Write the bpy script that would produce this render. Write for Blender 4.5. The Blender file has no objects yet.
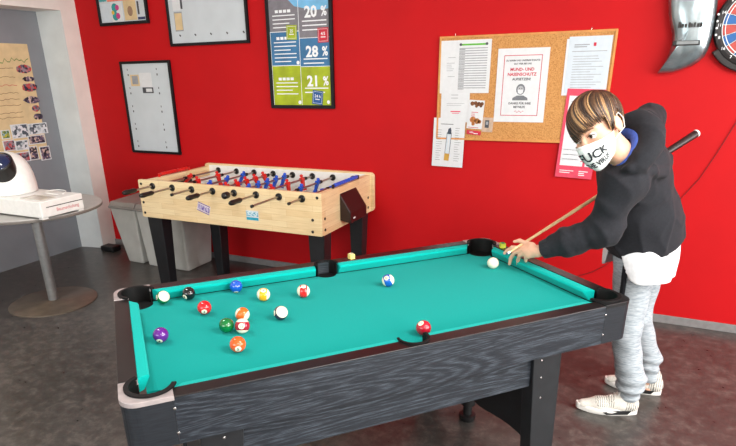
import bpy, bmesh, math, random
import numpy as np
from mathutils import Vector, Matrix
random.seed(7); rng = np.random.default_rng(11)
scene = bpy.context.scene
COL = scene.collection
PI = math.pi

# ------------------------------------------------------------------ camera
CAM_H = 1.6116
FPX, PITCH, ROLL, YAW, CX, CY = 566.05, .3696, -.02, -.4551, -18.19, 69.1
def cam_axes():
    cy, sy = math.cos(YAW), math.sin(YAW)
    fwd = Vector((sy, cy, 0)); right = Vector((cy, -sy, 0)); up = Vector((0, 0, 1))
    cp, sp = math.cos(PITCH), math.sin(PITCH)
    f2 = fwd*cp - up*sp; u2 = up*cp + fwd*sp
    cr, sr = math.cos(ROLL), math.sin(ROLL)
    return right*cr + u2*sr, u2*cr - right*sr, f2
AR, AU, AF = cam_axes()
cam = bpy.data.cameras.new('camera'); camo = bpy.data.objects.new('camera', cam); COL.objects.link(camo)
M = Matrix.Identity(4)
for i in range(3):
    M[i][0] = AR[i]; M[i][1] = AU[i]; M[i][2] = -AF[i]
M[2][3] = CAM_H
camo.matrix_world = M
cam.sensor_fit = 'HORIZONTAL'; cam.sensor_width = 36; cam.lens = FPX/736*36
cam.shift_x = -CX/736; cam.shift_y = CY/736; cam.clip_start = .02
scene.camera = camo
scene.view_settings.view_transform = 'Standard'
scene.view_settings.look = 'None'
scene.view_settings.exposure = 0.0
scene.view_settings.gamma = 1
scene.view_settings.use_curve_mapping = False

# ------------------------------------------------------------------ materials
def lin(c):
    def f(v):
        v /= 255
        return v/12.92 if v <= .04045 else ((v+.055)/1.055)**2.4
    return (f(c[0]), f(c[1]), f(c[2]), 1)
def nodes(name):
    m = bpy.data.materials.new(name); m.use_nodes = True
    nt = m.node_tree; b = nt.nodes['Principled BSDF']
    return m, nt, b
def N(nt, typ, **kw):
    n = nt.nodes.new(typ)
    for k, v in kw.items():
        if k in n.inputs: n.inputs[k].default_value = v
        else: setattr(n, k, v)
    return n
def coords(nt, scale=(1, 1, 1), rot=(0, 0, 0), kind='Object'):
    tc = nt.nodes.new('ShaderNodeTexCoord'); mp = nt.nodes.new('ShaderNodeMapping')
    mp.inputs['Scale'].default_value = scale; mp.inputs['Rotation'].default_value = rot
    nt.links.new(tc.outputs[kind], mp.inputs['Vector'])
    return mp.outputs['Vector']
def ramp(nt, fac, stops):
    r = nt.nodes.new('ShaderNodeValToRGB')
    e = r.color_ramp.elements
    while len(e) < len(stops): e.new(.5)
    for i, (p, c) in enumerate(stops):
        e[i].position = p; e[i].color = lin(c)
    nt.links.new(fac, r.inputs['Fac'])
    return r.outputs['Color']
def mat(name, rgb, rough=.5, metal=0, spec=.5, coat=0, var=.06, scale=30, bump=0, sheen=0):
    """plain surface with slight procedural variation of colour"""
    m, nt, b = nodes(name)
    n = N(nt, 'ShaderNodeTexNoise', Scale=scale, Detail=3)
    nt.links.new(coords(nt), n.inputs['Vector'])
    a = tuple(max(0, v*(1-var)) for v in rgb); c = tuple(min(255, v*(1+var)) for v in rgb)
    nt.links.new(ramp(nt, n.outputs['Fac'], [(.3, a), (.7, c)]), b.inputs['Base Color'])
    b.inputs['Roughness'].default_value = rough; b.inputs['Metallic'].default_value = metal
    b.inputs['Specular IOR Level'].default_value = spec
    b.inputs['Coat Weight'].default_value = coat; b.inputs['Coat Roughness'].default_value = .05
    b.inputs['Sheen Weight'].default_value = sheen
    if bump:
        bp = N(nt, 'ShaderNodeBump', Strength=bump, Distance=.002)
        nt.links.new(n.outputs['Fac'], bp.inputs['Height']); nt.links.new(bp.outputs['Normal'], b.inputs['Normal'])
    return m
def mth(nt, op, a, bv=None):
    n = nt.nodes.new('ShaderNodeMath'); n.operation = op
    nt.links.new(a, n.inputs[0])
    if bv is not None:
        if isinstance(bv, (int, float)): n.inputs[1].default_value = bv
        else: nt.links.new(bv, n.inputs[1])
    return n.outputs[0]
MT = {}
def veneer():
    m, nt, b = nodes('dark_oak_veneer')
    v = coords(nt, (.36, 1, 6.0))
    n = N(nt, 'ShaderNodeTexNoise', Scale=1.6, Detail=1.2, Roughness=.3); nt.links.new(v, n.inputs['Vector'])
    s = mth(nt, 'SINE', mth(nt, 'MULTIPLY', n.outputs['Fac'], 210))
    s = mth(nt, 'MULTIPLY', mth(nt, 'ADD', s, 1.0), .5)
    v2 = coords(nt, (5, 5, 120))
    n2 = N(nt, 'ShaderNodeTexNoise', Scale=3.0, Detail=5, Roughness=.65); nt.links.new(v2, n2.inputs['Vector'])
    mix = mth(nt, 'ADD', mth(nt, 'MULTIPLY', s, .13), mth(nt, 'MULTIPLY', n2.outputs['Fac'], .9))
    col = ramp(nt, mix, [(.2, (12, 15, 20)), (.5, (27, 32, 39)), (.78, (80, 88, 97))])
    nt.links.new(col, b.inputs['Base Color']); b.inputs['Roughness'].default_value = .42
    bp = N(nt, 'ShaderNodeBump', Strength=.25, Distance=.001)
    nt.links.new(mix, bp.inputs['Height']); nt.links.new(bp.outputs['Normal'], b.inputs['Normal'])
    return m
def beech():
    m, nt, b = nodes('beech_butcher_block')
    br = N(nt, 'ShaderNodeTexBrick', Scale=1.0)
    br.inputs['Brick Width'].default_value = .33; br.inputs['Row Height'].default_value = .042
    br.inputs['Mortar Size'].default_value = .0006; br.offset = .37
    br.inputs['Color1'].default_value = lin((243, 221, 177)); br.inputs['Color2'].default_value = lin((233, 205, 156))
    br.inputs['Mortar'].default_value = lin((205, 170, 118))
    tc = nt.nodes.new('ShaderNodeTexCoord'); sp = nt.nodes.new('ShaderNodeSeparateXYZ'); cb = nt.nodes.new('ShaderNodeCombineXYZ')
    nt.links.new(tc.outputs['Object'], sp.inputs[0])
    nt.links.new(mth(nt, 'ADD', sp.outputs['X'], sp.outputs['Y']), cb.inputs['X']); nt.links.new(sp.outputs['Z'], cb.inputs['Y'])
    nt.links.new(cb.outputs[0], br.inputs['Vector'])
    n = N(nt, 'ShaderNodeTexNoise', Scale=4, Detail=5); nt.links.new(coords(nt, (2, 2, 40)), n.inputs['Vector'])
    mx = nt.nodes.new('ShaderNodeMix'); mx.data_type = 'RGBA'; mx.blend_type = 'MULTIPLY'; mx.inputs[0].default_value = .35
    nt.links.new(br.outputs['Color'], mx.inputs[6])
    nt.links.new(ramp(nt, n.outputs['Fac'], [(.3, (205, 190, 165)), (.65, (255, 255, 255))]), mx.inputs[7])
    nt.links.new(mx.outputs[2], b.inputs['Base Color']); b.inputs['Roughness'].default_value = .35
    return m
def floor_mat():
    m, nt, b = nodes('dark_marbled_linoleum')
    n = N(nt, 'ShaderNodeTexNoise', Scale=14, Detail=9, Roughness=.72, Distortion=.3); nt.links.new(coords(nt), n.inputs['Vector'])
    n2 = N(nt, 'ShaderNodeTexNoise', Scale=1.3, Detail=3); nt.links.new(coords(nt), n2.inputs['Vector'])
    f = mth(nt, 'ADD', mth(nt, 'MULTIPLY', n.outputs['Fac'], .75), mth(nt, 'MULTIPLY', n2.outputs['Fac'], .25))
    nt.links.new(ramp(nt, f, [(.36, (52, 49, 47)), (.5, (70, 67, 64)), (.64, (100, 95, 90))]), b.inputs['Base Color'])
    b.inputs['Roughness'].default_value = .3
    rr = nt.nodes.new('ShaderNodeMapRange'); rr.inputs['To Min'].default_value = .2; rr.inputs['To Max'].default_value = .42
    nt.links.new(n.outputs['Fac'], rr.inputs['Value']); nt.links.new(rr.outputs[0], b.inputs['Roughness'])
    return m
def cork_mat():
    m, nt, b = nodes('cork')
    n = N(nt, 'ShaderNodeTexNoise', Scale=140, Detail=5, Roughness=.75); nt.links.new(coords(nt), n.inputs['Vector'])
    nt.links.new(ramp(nt, n.outputs['Fac'], [(.3, (150, 98, 48)), (.5, (196, 140, 80)), (.7, (216, 166, 104))]), b.inputs['Base Color'])
    b.inputs['Roughness'].default_value = .9
    return m
def streak(name, stops, scale=(1, 1, 1), nscale=5, rough=.8, detail=5, bump=0, metal=0, sheen=0, kind='Object'):
    m, nt, b = nodes(name)
    n = N(nt, 'ShaderNodeTexNoise', Scale=nscale, Detail=detail, Roughness=.6); nt.links.new(coords(nt, scale, kind=kind), n.inputs['Vector'])
    nt.links.new(ramp(nt, n.outputs['Fac'], stops), b.inputs['Base Color']); b.inputs['Roughness'].default_value = rough
    b.inputs['Metallic'].default_value = metal; b.inputs['Sheen Weight'].default_value = sheen
    if bump:
        bp = N(nt, 'ShaderNodeBump', Strength=bump, Distance=.004)
        nt.links.new(n.outputs['Fac'], bp.inputs['Height']); nt.links.new(bp.outputs['Normal'], b.inputs['Normal'])
    return m
def photo_mat(name, stops, sc=40):
    m, nt, b = nodes(name)
    v = N(nt, 'ShaderNodeTexVoronoi', Scale=sc); nt.links.new(coords(nt), v.inputs['Vector'])
    sp = nt.nodes.new('ShaderNodeSeparateColor'); nt.links.new(v.outputs['Color'], sp.inputs[0])
    r = ramp(nt, sp.outputs[0], stops)
    nt.links.new(r, b.inputs['Base Color']); b.inputs['Roughness'].default_value = .3
    return m
MT['red_wall'] = mat('red_wall_paint', (187, 9, 17), .65, var=.02, scale=3, bump=.05, spec=.22)
MT['white_wall'] = mat('white_wall_paint', (226, 222, 216), .6, var=.02, scale=6)
MT['pale_reveal'] = mat('pale_reveal_paint', (214, 220, 220), .55, var=.03, scale=5)
MT['grey_door'] = mat('grey_door_paint', (128, 132, 138), .5, var=.03, scale=4)
MT['floor'] = floor_mat()
MT['baseboard'] = mat('grey_baseboard', (128, 126, 126), .45, var=.05)
MT['veneer'] = veneer(); MT['beech'] = beech(); MT['cork'] = cork_mat()
MT['black_panel'] = mat('black_melamine', (26, 28, 31), .4, var=.12, scale=20)
MT['post'] = streak('dark_corner_veneer', [(.3, (19, 22, 27)), (.7, (40, 45, 51))], (4, 4, 60), 4, .38)
MT['rail'] = mat('black_rail_laminate', (24, 19, 19), .32, var=.08, scale=50)
MT['cap'] = mat('silver_corner_plastic', (178, 168, 167), .35, metal=.3, var=.06)
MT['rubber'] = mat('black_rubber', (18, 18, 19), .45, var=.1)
MT['pocket'] = mat('black_pocket_leather', (13, 12, 12), .6, var=.15, bump=.2, spec=.25)
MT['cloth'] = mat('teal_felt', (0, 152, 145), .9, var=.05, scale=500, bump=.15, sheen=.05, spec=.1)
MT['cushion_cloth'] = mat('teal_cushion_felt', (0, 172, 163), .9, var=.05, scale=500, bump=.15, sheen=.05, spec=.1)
MT['chrome'] = mat('bright_steel', (200, 200, 200), .25, metal=1, var=.02)
MT['rod'] = mat('rod_steel', (170, 165, 160), .3, metal=1, var=.02)
MT['black_plastic'] = mat('black_plastic', (20, 19, 19), .35, var=.1)
MT['white_plastic'] = mat('white_plastic', (232, 232, 228), .3, var=.02)
MT['grey_plastic'] = mat('light_grey_bin_plastic', (188, 189, 184), .42, var=.04, scale=8)
MT['lid_plastic'] = mat('grey_lid_plastic', (150, 146, 142), .45, var=.04, scale=8)
MT['red_plastic'] = mat('red_plastic', (208, 30, 24), .35, var=.05)
MT['blue_plastic'] = mat('blue_plastic', (28, 84, 200), .35, var=.05)
MT['playfield'] = mat('pale_playfield', (214, 216, 206), .3, var=.03)
MT['table_grey'] = mat('grey_laminate_top', (168, 166, 162), .32, var=.03, scale=12)
MT['table_edge'] = mat('dark_table_edge', (112, 106, 100), .4, var=.05)
MT['alu'] = mat('brushed_aluminium', (140, 142, 142), .38, metal=.5, var=.05)
MT['base_metal'] = mat('brushed_base_plate', (128, 118, 106), .42, metal=.7, var=.08, scale=10)
MT['paper'] = mat('white_paper', (216, 219, 222), .7, var=.015)
MT['paper_blue'] = mat('bluish_paper', (200, 211, 220), .7, var=.02)
MT['grey_paper'] = mat('grey_board_sheet', (198, 207, 213), .35, var=.02, scale=6)
MT['kraft'] = mat('kraft_paper', (214, 190, 146), .8, var=.05, scale=10)
MT['ink'] = mat('dark_ink', (70, 72, 78), .7, var=.05)
MT['ink_light'] = mat('faint_ink', (150, 154, 160), .7, var=.05)
MT['ink_brown'] = mat('brown_marker', (128, 92, 60), .7, var=.05)
MT['ink_green'] = mat('green_marker', (94, 128, 60), .7, var=.05)
MT['ink_red'] = mat('red_ink', (196, 36, 62), .6, var=.04)
MT['ink_pink'] = mat('pink_red_print', (214, 66, 92), .6, var=.05)
MT['ink_green2'] = mat('bright_green_print', (92, 178, 52), .6, var=.04)
MT['black_frame'] = mat('black_frame_lacquer', (20, 20, 24), .4, var=.1, spec=.25)
MT['cork_frame'] = mat('pale_wood_trim', (206, 142, 74), .5, var=.06)
MT['glass_dark'] = mat('dark_blue_lens', (12, 34, 78), .08, var=.3, scale=6, coat=1)
MT['silver'] = streak('blotchy_polished_silver', [(.3, (128, 142, 148)), (.55, (158, 172, 178)), (.75, (186, 197, 202))], (9, 7, 2.5), 2, .24, 2, metal=.85)
MT['dart_black'] = mat('dartboard_black', (30, 27, 28), .4, var=.1)
MT['dart_red'] = mat('dartboard_red', (176, 66, 58), .5, var=.05)
MT['dart_blue'] = mat('dartboard_blue', (22, 92, 160), .5, var=.05)
MT['skin'] = mat('skin', (226, 176, 148), .5, var=.04, scale=25)
MT['hoodie'] = mat('charcoal_fleece', (33, 34, 39), .85, var=.12, scale=120, sheen=.04, spec=.25)
MT['lining'] = mat('blue_lining', (64, 92, 178), .85, var=.1, scale=80)
MT['tee'] = mat('white_jersey', (232, 234, 236), .8, var=.03, scale=60)
MT['trousers'] = streak('heather_grey_jersey', [(.3, (130, 139, 146)), (.5, (160, 169, 175)), (.7, (186, 193, 198))], (14, 14, 90), 2.2, .85, 4)
MT['mask_cloth'] = mat('white_mask_cloth', (226, 232, 230), .7, var=.02, scale=90)
MT['letter'] = mat('mask_letter_black', (26, 34, 40), .7, var=.05)
MT['shoe'] = streak('cream_knit', [(.3, (196, 192, 182)), (.6, (226, 222, 212))], (60, 60, 60), 5, .8)
MT['sole'] = mat('white_foam_sole', (234, 232, 226), .6, var=.03)
MT['wood_cue'] = streak('maple_cue', [(.3, (206, 168, 118)), (.7, (228, 196, 150))], (2, 2, 2), 20, .3)
MT['cue_butt'] = mat('dark_cue_butt', (34, 20, 20), .4, var=.2)

# ------------------------------------------------------------------ mesh helper
class MB:
    def __init__(s): s.v = []; s.f = []; s.m = []
    def add(s, vs, fs, mi=0):
        o = len(s.v); s.v += [tuple(p) for p in vs]
        s.f += [tuple(i+o for i in f) for f in fs]; s.m += [mi]*len(fs); return s
    def box(s, a, b, mi=0):
        x0, y0, z0 = a; x1, y1, z1 = b
        return s.add([(x0,y0,z0),(x1,y0,z0),(x1,y1,z0),(x0,y1,z0),(x0,y0,z1),(x1,y0,z1),(x1,y1,z1),(x0,y1,z1)],
                     [(0,3,2,1),(4,5,6,7),(0,1,5,4),(1,2,6,5),(2,3,7,6),(3,0,4,7)], mi)
    def hexa(s, lo, hi, mi=0):
        """lo, hi: 4 points each, counter-clockwise seen from above"""
        return s.add(list(lo)+list(hi), [(0,3,2,1),(4,5,6,7),(0,1,5,4),(1,2,6,5),(2,3,7,6),(3,0,4,7)], mi)
    def prism(s, poly, z0, z1, fn=None, mi=0):
        """2-D polygon (ccw) extruded; fn maps (a,b,h) to xyz"""
        fn = fn or (lambda a, b, h: (a, b, h))
        n = len(poly)
        vs = [fn(a, b, z0) for a, b in poly]+[fn(a, b, z1) for a, b in poly]
        return s.add(vs, [tuple(range(n-1, -1, -1)), tuple(range(n, 2*n))]+[(i, (i+1) % n, n+(i+1) % n, n+i) for i in range(n)], mi)
    def tube(s, pts, r, n=10, mi=0, cap=True):
        pts = [Vector(p) for p in pts]; m = len(pts)
        rs = r if isinstance(r, (list, tuple)) else [r]*m
        t0 = (pts[1]-pts[0]).normalized()
        up = Vector((0, 0, 1)) if abs(t0.z) < .9 else Vector((1, 0, 0))
        x = t0.cross(up).normalized(); vs = []
        for i, p in enumerate(pts):
            t = (pts[min(i+1, m-1)]-pts[max(i-1, 0)]).normalized()
            x = (x-t*x.dot(t)).normalized(); y = t.cross(x)
            for k in range(n):
                a = 2*PI*k/n; vs.append(p+(x*math.cos(a)+y*math.sin(a))*rs[i])
        fs = [(i*n+k, i*n+(k+1) % n, (i+1)*n+(k+1) % n, (i+1)*n+k) for i in range(m-1) for k in range(n)]
        if cap: fs += [tuple(range(n-1, -1, -1)), tuple(range((m-1)*n, m*n))]
        return s.add(vs, fs, mi)
    def lathe(s, prof, c=(0, 0, 0), n=32, mi=0, axis='z', a0=0, a1=2*PI):
        """prof: (radius, height) list"""
        full = abs(a1-a0-2*PI) < 1e-6; k = n if full else n+1; vs = []
        for r, h in prof:
            for i in range(k):
                a = a0+(a1-a0)*i/n; p = (r*math.cos(a), r*math.sin(a), h)
                if axis == 'y': p = (p[0], -p[2], p[1])
                if axis == 'x': p = (p[2], p[0], p[1])
                vs.append((p[0]+c[0], p[1]+c[1], p[2]+c[2]))
        fs = []
        for j in range(len(prof)-1):
            for i in range(n):
                i2 = (i+1) % k
                fs.append((j*k+i, j*k+i2, (j+1)*k+i2, (j+1)*k+i))
        if full:
            if prof[0][0] > 1e-6: fs.append(tuple(range(k-1, -1, -1)))
            if prof[-1][0] > 1e-6: fs.append(tuple(range((len(prof)-1)*k, len(prof)*k)))
        return s.add(vs, fs, mi)
    def sphere(s, c, r, n=16, mi=0, sc=(1, 1, 1)):
        prof = [(r*math.sin(PI*i/n), -r*math.cos(PI*i/n)) for i in range(n+1)]
        b = MB().lathe(prof, n=2*n)
        return s.add([(x*sc[0]+c[0], y*sc[1]+c[1], z*sc[2]+c[2]) for x, y, z in b.v], b.f, mi)
    def build(s, name, mats, parent=None, smooth=False, bevel=0, loc=None, ang=.6, recalc=True):
        me = bpy.data.meshes.new(name); me.from_pydata(s.v, [], s.f); me.update()
        mats = mats if isinstance(mats, (list, tuple)) else [mats]
        for m in mats: me.materials.append(MT[m] if isinstance(m, str) else m)
        for p, mi in zip(me.polygons, s.m): p.material_index = mi
        if recalc or smooth:
            bm = bmesh.new(); bm.from_mesh(me)
            bmesh.ops.remove_doubles(bm, verts=bm.verts, dist=1e-6)
            if recalc: bmesh.ops.recalc_face_normals(bm, faces=bm.faces)
            if smooth:
                for f in bm.faces: f.smooth = True
                for e in bm.edges:
                    if len(e.link_faces) == 2 and e.calc_face_angle(0) > ang: e.smooth = False
            bm.to_mesh(me); bm.free()
        o = bpy.data.objects.new(name, me); COL.objects.link(o)
        if parent: o.parent = parent
        if loc: o.location = loc
        if bevel:
            bv = o.modifiers.new('bevel', 'BEVEL'); bv.width = bevel; bv.segments = 2; bv.limit_method = 'ANGLE'; bv.angle_limit = .7
        return o
def tag(o, label, cat, group=None):
    o['label'] = label; o['category'] = cat
    if group: o['group'] = group
    return o
def thing(name, label, cat, loc=(0, 0, 0), rz=0, group=None):
    o = bpy.data.objects.new(name, None); COL.objects.link(o); o.empty_display_size = .1
    o.location = loc; o.rotation_euler = (0, 0, rz)
    return tag(o, label, cat, group)
def struct(o):
    o['kind'] = 'structure'; return o
def copy_tree(o, parent=None):
    c = o.copy(); COL.objects.link(c)
    if parent: c.parent = parent
    for ch in list(o.children): copy_tree(ch, c)
    return c
_tc = {}
def text2d(s, size=1.0, align='CENTER', bold=.014):
    """2-D vertices and faces of a line of lettering"""
    if (s, align, bold) not in _tc:
        cu = bpy.data.curves.new('t', 'FONT'); cu.body = s; cu.size = 1; cu.align_x = align; cu.resolution_u = 2; cu.offset = bold
        ob = bpy.data.objects.new('t', cu); COL.objects.link(ob)
        dg = bpy.context.evaluated_depsgraph_get(); dg.update()
        me = ob.evaluated_get(dg).to_mesh()
        _tc[(s, align, bold)] = ([(v.co.x, v.co.y) for v in me.vertices], [tuple(p.vertices) for p in me.polygons])
        bpy.data.objects.remove(ob); bpy.data.curves.remove(cu)
    v, f = _tc[(s, align, bold)]
    return [(x*size, y*size) for x, y in v], f
def letter(mb, s, size, fn, mi=0, align='CENTER', wide=1, bold=.014):
    v, f = text2d(s, size, align, bold)
    mb.add([fn(x*wide, y) for x, y in v], f, mi)

# ------------------------------------------------------------------ room shell
D, XL = 4.05, -4.673          # red back wall, left wall
XR, YF, ZC = 3.3, -2.6, 2.95  # right wall, wall behind the camera, ceiling
DOOR_Y1, DOOR_Y0, DOOR_Z, REC = 3.885, 2.35, 2.17, .255
struct(MB().box((XL-REC-.12, YF-.12, -.1), (XR+.12, D+.12, 0)).build('floor', 'floor'))
struct(MB().box((XL-REC-.12, YF-.12, ZC), (XR+.12, D+.12, ZC+.1)).build('ceiling', 'white_wall'))
struct(MB().box((XL-REC-.12, D, 0), (XR+.12, D+.12, ZC)).build('wall_back', 'red_wall'))
w = MB()
w.box((XL-REC-.12, DOOR_Y1, 0), (XL, D, ZC), 0)
w.box((XL-REC-.12, DOOR_Y0, DOOR_Z), (XL, DOOR_Y1, ZC), 0)
w.box((XL-REC-.12, YF, 0), (XL, DOOR_Y0, ZC), 0)
struct(w.build('wall_left', ['white_wall']))
# splayed pale reveal lining of the doorway, lintel soffit
w = MB().hexa([(XL-REC, DOOR_Y1-.05, 0), (XL+.0, DOOR_Y1-.004, 0), (XL, DOOR_Y1, 0), (XL-REC, DOOR_Y1, 0)],
              [(XL-REC, DOOR_Y1-.05, DOOR_Z), (XL+.0, DOOR_Y1-.004, DOOR_Z), (XL, DOOR_Y1, DOOR_Z), (XL-REC, DOOR_Y1, DOOR_Z)])
struct(w.build('trim_1', 'pale_reveal'))
struct(MB().box((XL-REC-.05, DOOR_Y0, 0), (XL-REC, DOOR_Y1, DOOR_Z)).build('door_1', 'grey_door'))
FX0, FX1 = -3.6, -.5
w = MB()
w.box((XL, YF-.12, 0), (FX0, YF, ZC)); w.box((FX1, YF-.12, 0), (XR, YF, ZC)); w.box((FX0, YF-.12, 0), (FX1, YF, .95)); w.box((FX0, YF-.12, 2.5), (FX1, YF, ZC))
struct(w.build('wall_front', 'white_wall'))
w = MB()
for x in (FX0, (FX0+FX1)/2-.025, FX1-.05): w.box((x, YF-.09, .95), (x+.05, YF-.03, 2.5))
for z in (.95, 2.45): w.box((FX0, YF-.09, z), (FX1, YF-.03, z+.05))
struct(w.build('window_3', 'white_plastic'))  # unseen window added behind the camera to brighten the left side
# right wall with two windows of daylight
wins = [(-1.3, .6), (1.1, 3.2)]; WZ0, WZ1 = .95, 2.5
w = MB(); ys = [YF, wins[0][0], wins[0][1], wins[1][0], wins[1][1], D]
for a, b in ((0, 1), (2, 3), (4, 5)): w.box((XR, ys[a], 0), (XR+.12, ys[b], ZC))
for a, b in wins: w.box((XR, a, 0), (XR+.12, b, WZ0)); w.box((XR, a, WZ1), (XR+.12, b, ZC))
struct(w.build('wall_right', 'white_wall'))
for i, (a, b) in enumerate(wins):
    w = MB()
    for y in (a, (a+b)/2-.025, b-.05): w.box((XR+.03, y, WZ0), (XR+.09, y+.05, WZ1))
    for z in (WZ0, WZ1-.05): w.box((XR+.03, a, z), (XR+.09, b, z+.05))
    struct(w.build('window_%d' % (i+1), 'white_plastic'))
struct(MB().box((XL, D-.012, 0), (XR, D, .056)).build('baseboard_back', 'baseboard', bevel=.003))
tag(MB().box((-4.61, 3.79, 0), (-4.44, 3.9, .055)).build('door_stop', 'rubber', bevel=.012),
    'small black rubber block on the floor at the foot of the white door frame', 'door stop')

# lights: daylight through the right windows, added fill at the front wall, two ceiling lamps, sky
def area(name, loc, rot, sx, sy, power, color):
    l = bpy.data.lights.new(name, 'AREA'); l.shape = 'RECTANGLE'; l.size = sx; l.size_y = sy; l.energy = power; l.color = color
    o = bpy.data.objects.new(name, l); COL.objects.link(o); o.location = loc; o.rotation_euler = rot; return o
for i, (a, b) in enumerate(wins):
    area('window_area_light', (XR+.02, (a+b)/2, (WZ0+WZ1)/2), (0, PI/2, 0), WZ1-WZ0, b-a, (150, 120)[i], (1, .98, .95))
area('window_area_light', ((FX0+FX1)/2, YF-.02, 1.72), (PI/2, 0, 0), FX1-FX0, 1.5, 75, (1, .99, .97))  # added front fill, set in the invented window behind the camera
for i, (x, y) in enumerate(((-2.6, 1.5), (1.3, 1.3), (1.0, -.8))):
    lamp = MB().box((x-.62, y-.16, ZC-.07), (x+.62, y+.16, ZC)).build('ceiling_lamp', 'white_plastic')
    tag(lamp, ('white ceiling lamp over the round table side', 'white ceiling lamp beside the right end of the pool table', 'white ceiling lamp nearest the camera')[i], 'lamp', 'ceiling lamps')
    area('lamp_light', (x, y, ZC-.08), (0, 0, 0), 1.2, .28, (34, 84, 46)[i], (1, .98, .95))
wd = bpy.data.worlds.new('world'); scene.world = wd; wd.use_nodes = True
sky = wd.node_tree.nodes.new('ShaderNodeTexSky'); sky.sky_type = 'NISHITA'; sky.sun_disc = False; sky.sun_elevation = .7
bg = wd.node_tree.nodes['Background']; wd.node_tree.links.new(sky.outputs[0], bg.inputs['Color']); bg.inputs['Strength'].default_value = .25
#PART2
# ------------------------------------------------------------------ pool table
PX, PY, PA, PL, PW = -1.1155, .8821, .8334, 1.8078, .9568
RT, RB, AB = .80, .7955, .647           # rail top, rail underside, apron bottom
BED = .752
pool = thing('pool_table', 'black wood grain pool table with teal felt, balls spread over it, in the foreground', 'pool table', (PX, PY, 0), PA)
pca, psa = math.cos(PA), math.sin(PA)
def TW(u, v, z): return Vector((PX+u*pca-v*psa, PY+u*psa+v*pca, z))
def arc(cx, cy, r, a0, a1, n=12): return [(cx+r*math.cos(math.radians(a0+(a1-a0)*i/n)), cy+r*math.sin(math.radians(a0+(a1-a0)*i/n))) for i in range(n+1)]
def mir(poly, fu, fv):
    """mirror a near-left corner polygon into another corner"""
    q = [(PL-u if fu else u, PW-v if fv else v) for u, v in poly]
    return q[::-1] if fu != fv else q
PR = .058; PC = .086; SV, SR, SU = .058, .046, PL/2
corners = ((0, 0), (1, 0), (0, 1), (1, 1))
# bed with pocket cut-outs
k = .072; h1 = math.sqrt(PR**2-(PC-k)**2); h2 = math.sqrt(SR**2-(SV-k)**2)
bl = arc(PC, PC, PR, -math.degrees(math.asin((PC-k)/PR)), 90+math.degrees(math.asin((PC-k)/PR)))   # corner bite through +,+
poly = []
side = arc(SU, SV, SR, 180-math.degrees(math.asin((k-SV)/SR)), math.degrees(math.asin((k-SV)/SR)), 12)
poly += bl[::-1] + side + mir(bl, 1, 0)[::-1]
poly += mir(bl, 1, 1)[::-1] + [(PL-u, PW-v) for u, v in side] + mir(bl, 0, 1)[::-1]
bm = bmesh.new()
vt = [bm.verts.new((u, v, BED)) for u, v in poly]; f = bm.faces.new(vt)
bmesh.ops.triangulate(bm, faces=[f])
r = bmesh.ops.extrude_face_region(bm, geom=bm.faces[:])
for g in r['geom']:
    if isinstance(g, bmesh.types.BMVert): g.co.z -= .014
bmesh.ops.recalc_face_normals(bm, faces=bm.faces)
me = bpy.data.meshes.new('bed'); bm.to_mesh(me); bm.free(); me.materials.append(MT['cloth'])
o = bpy.data.objects.new('bed', me); COL.objects.link(o); o.parent = pool
# wooden rails
RW = .0534
for fv in (0, 1):
    a = arc(SU, SV, SR, 180+6, 360-6, 12)
    poly = [(.141, 0), (PL-.141, 0), (PL-.141, RW)] + a[::-1] + [(.141, RW)]
    MB().prism(mir(poly, 0, fv), RB, RT).build('rail', 'rail', pool, bevel=.002)
for fu in (0, 1):
    poly = [(0, .132), (RW, .132), (RW, PW-.132), (0, PW-.132)]
    MB().prism(mir(poly, fu, 0), RB, RT).build('rail', 'rail', pool, bevel=.002)
# cushions: profile (distance from outer edge, z) swept along the rail with mitred ends
PROF = [(RW, .798), (.083, .7935), (.088, .786), (.068, BED+.001), (RW, BED+.001)]
def cushion(a, b, da, db, fn):
    n = len(PROF)
    vs = [fn(a+da*(d-RW)/.04, d, z) for d, z in PROF]+[fn(b-db*(d-RW)/.04, d, z) for d, z in PROF]
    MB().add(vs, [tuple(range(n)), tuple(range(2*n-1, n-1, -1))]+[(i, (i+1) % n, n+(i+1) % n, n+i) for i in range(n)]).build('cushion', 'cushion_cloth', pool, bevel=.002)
for fv in (0, 1):
    F = (lambda u, d, z: (u, d, z)) if not fv else (lambda u, d, z: (u, PW-d, z))
    cushion(.146, SU-.052, .034, .008, F); cushion(SU+.052, PL-.146, .008, .034, F)
for fu in (0, 1):
    F = (lambda v, d, z: (d, v, z)) if not fu else (lambda v, d, z: (PL-d, v, z))
    cushion(.146, PW-.146, .034, .034, F)
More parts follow.
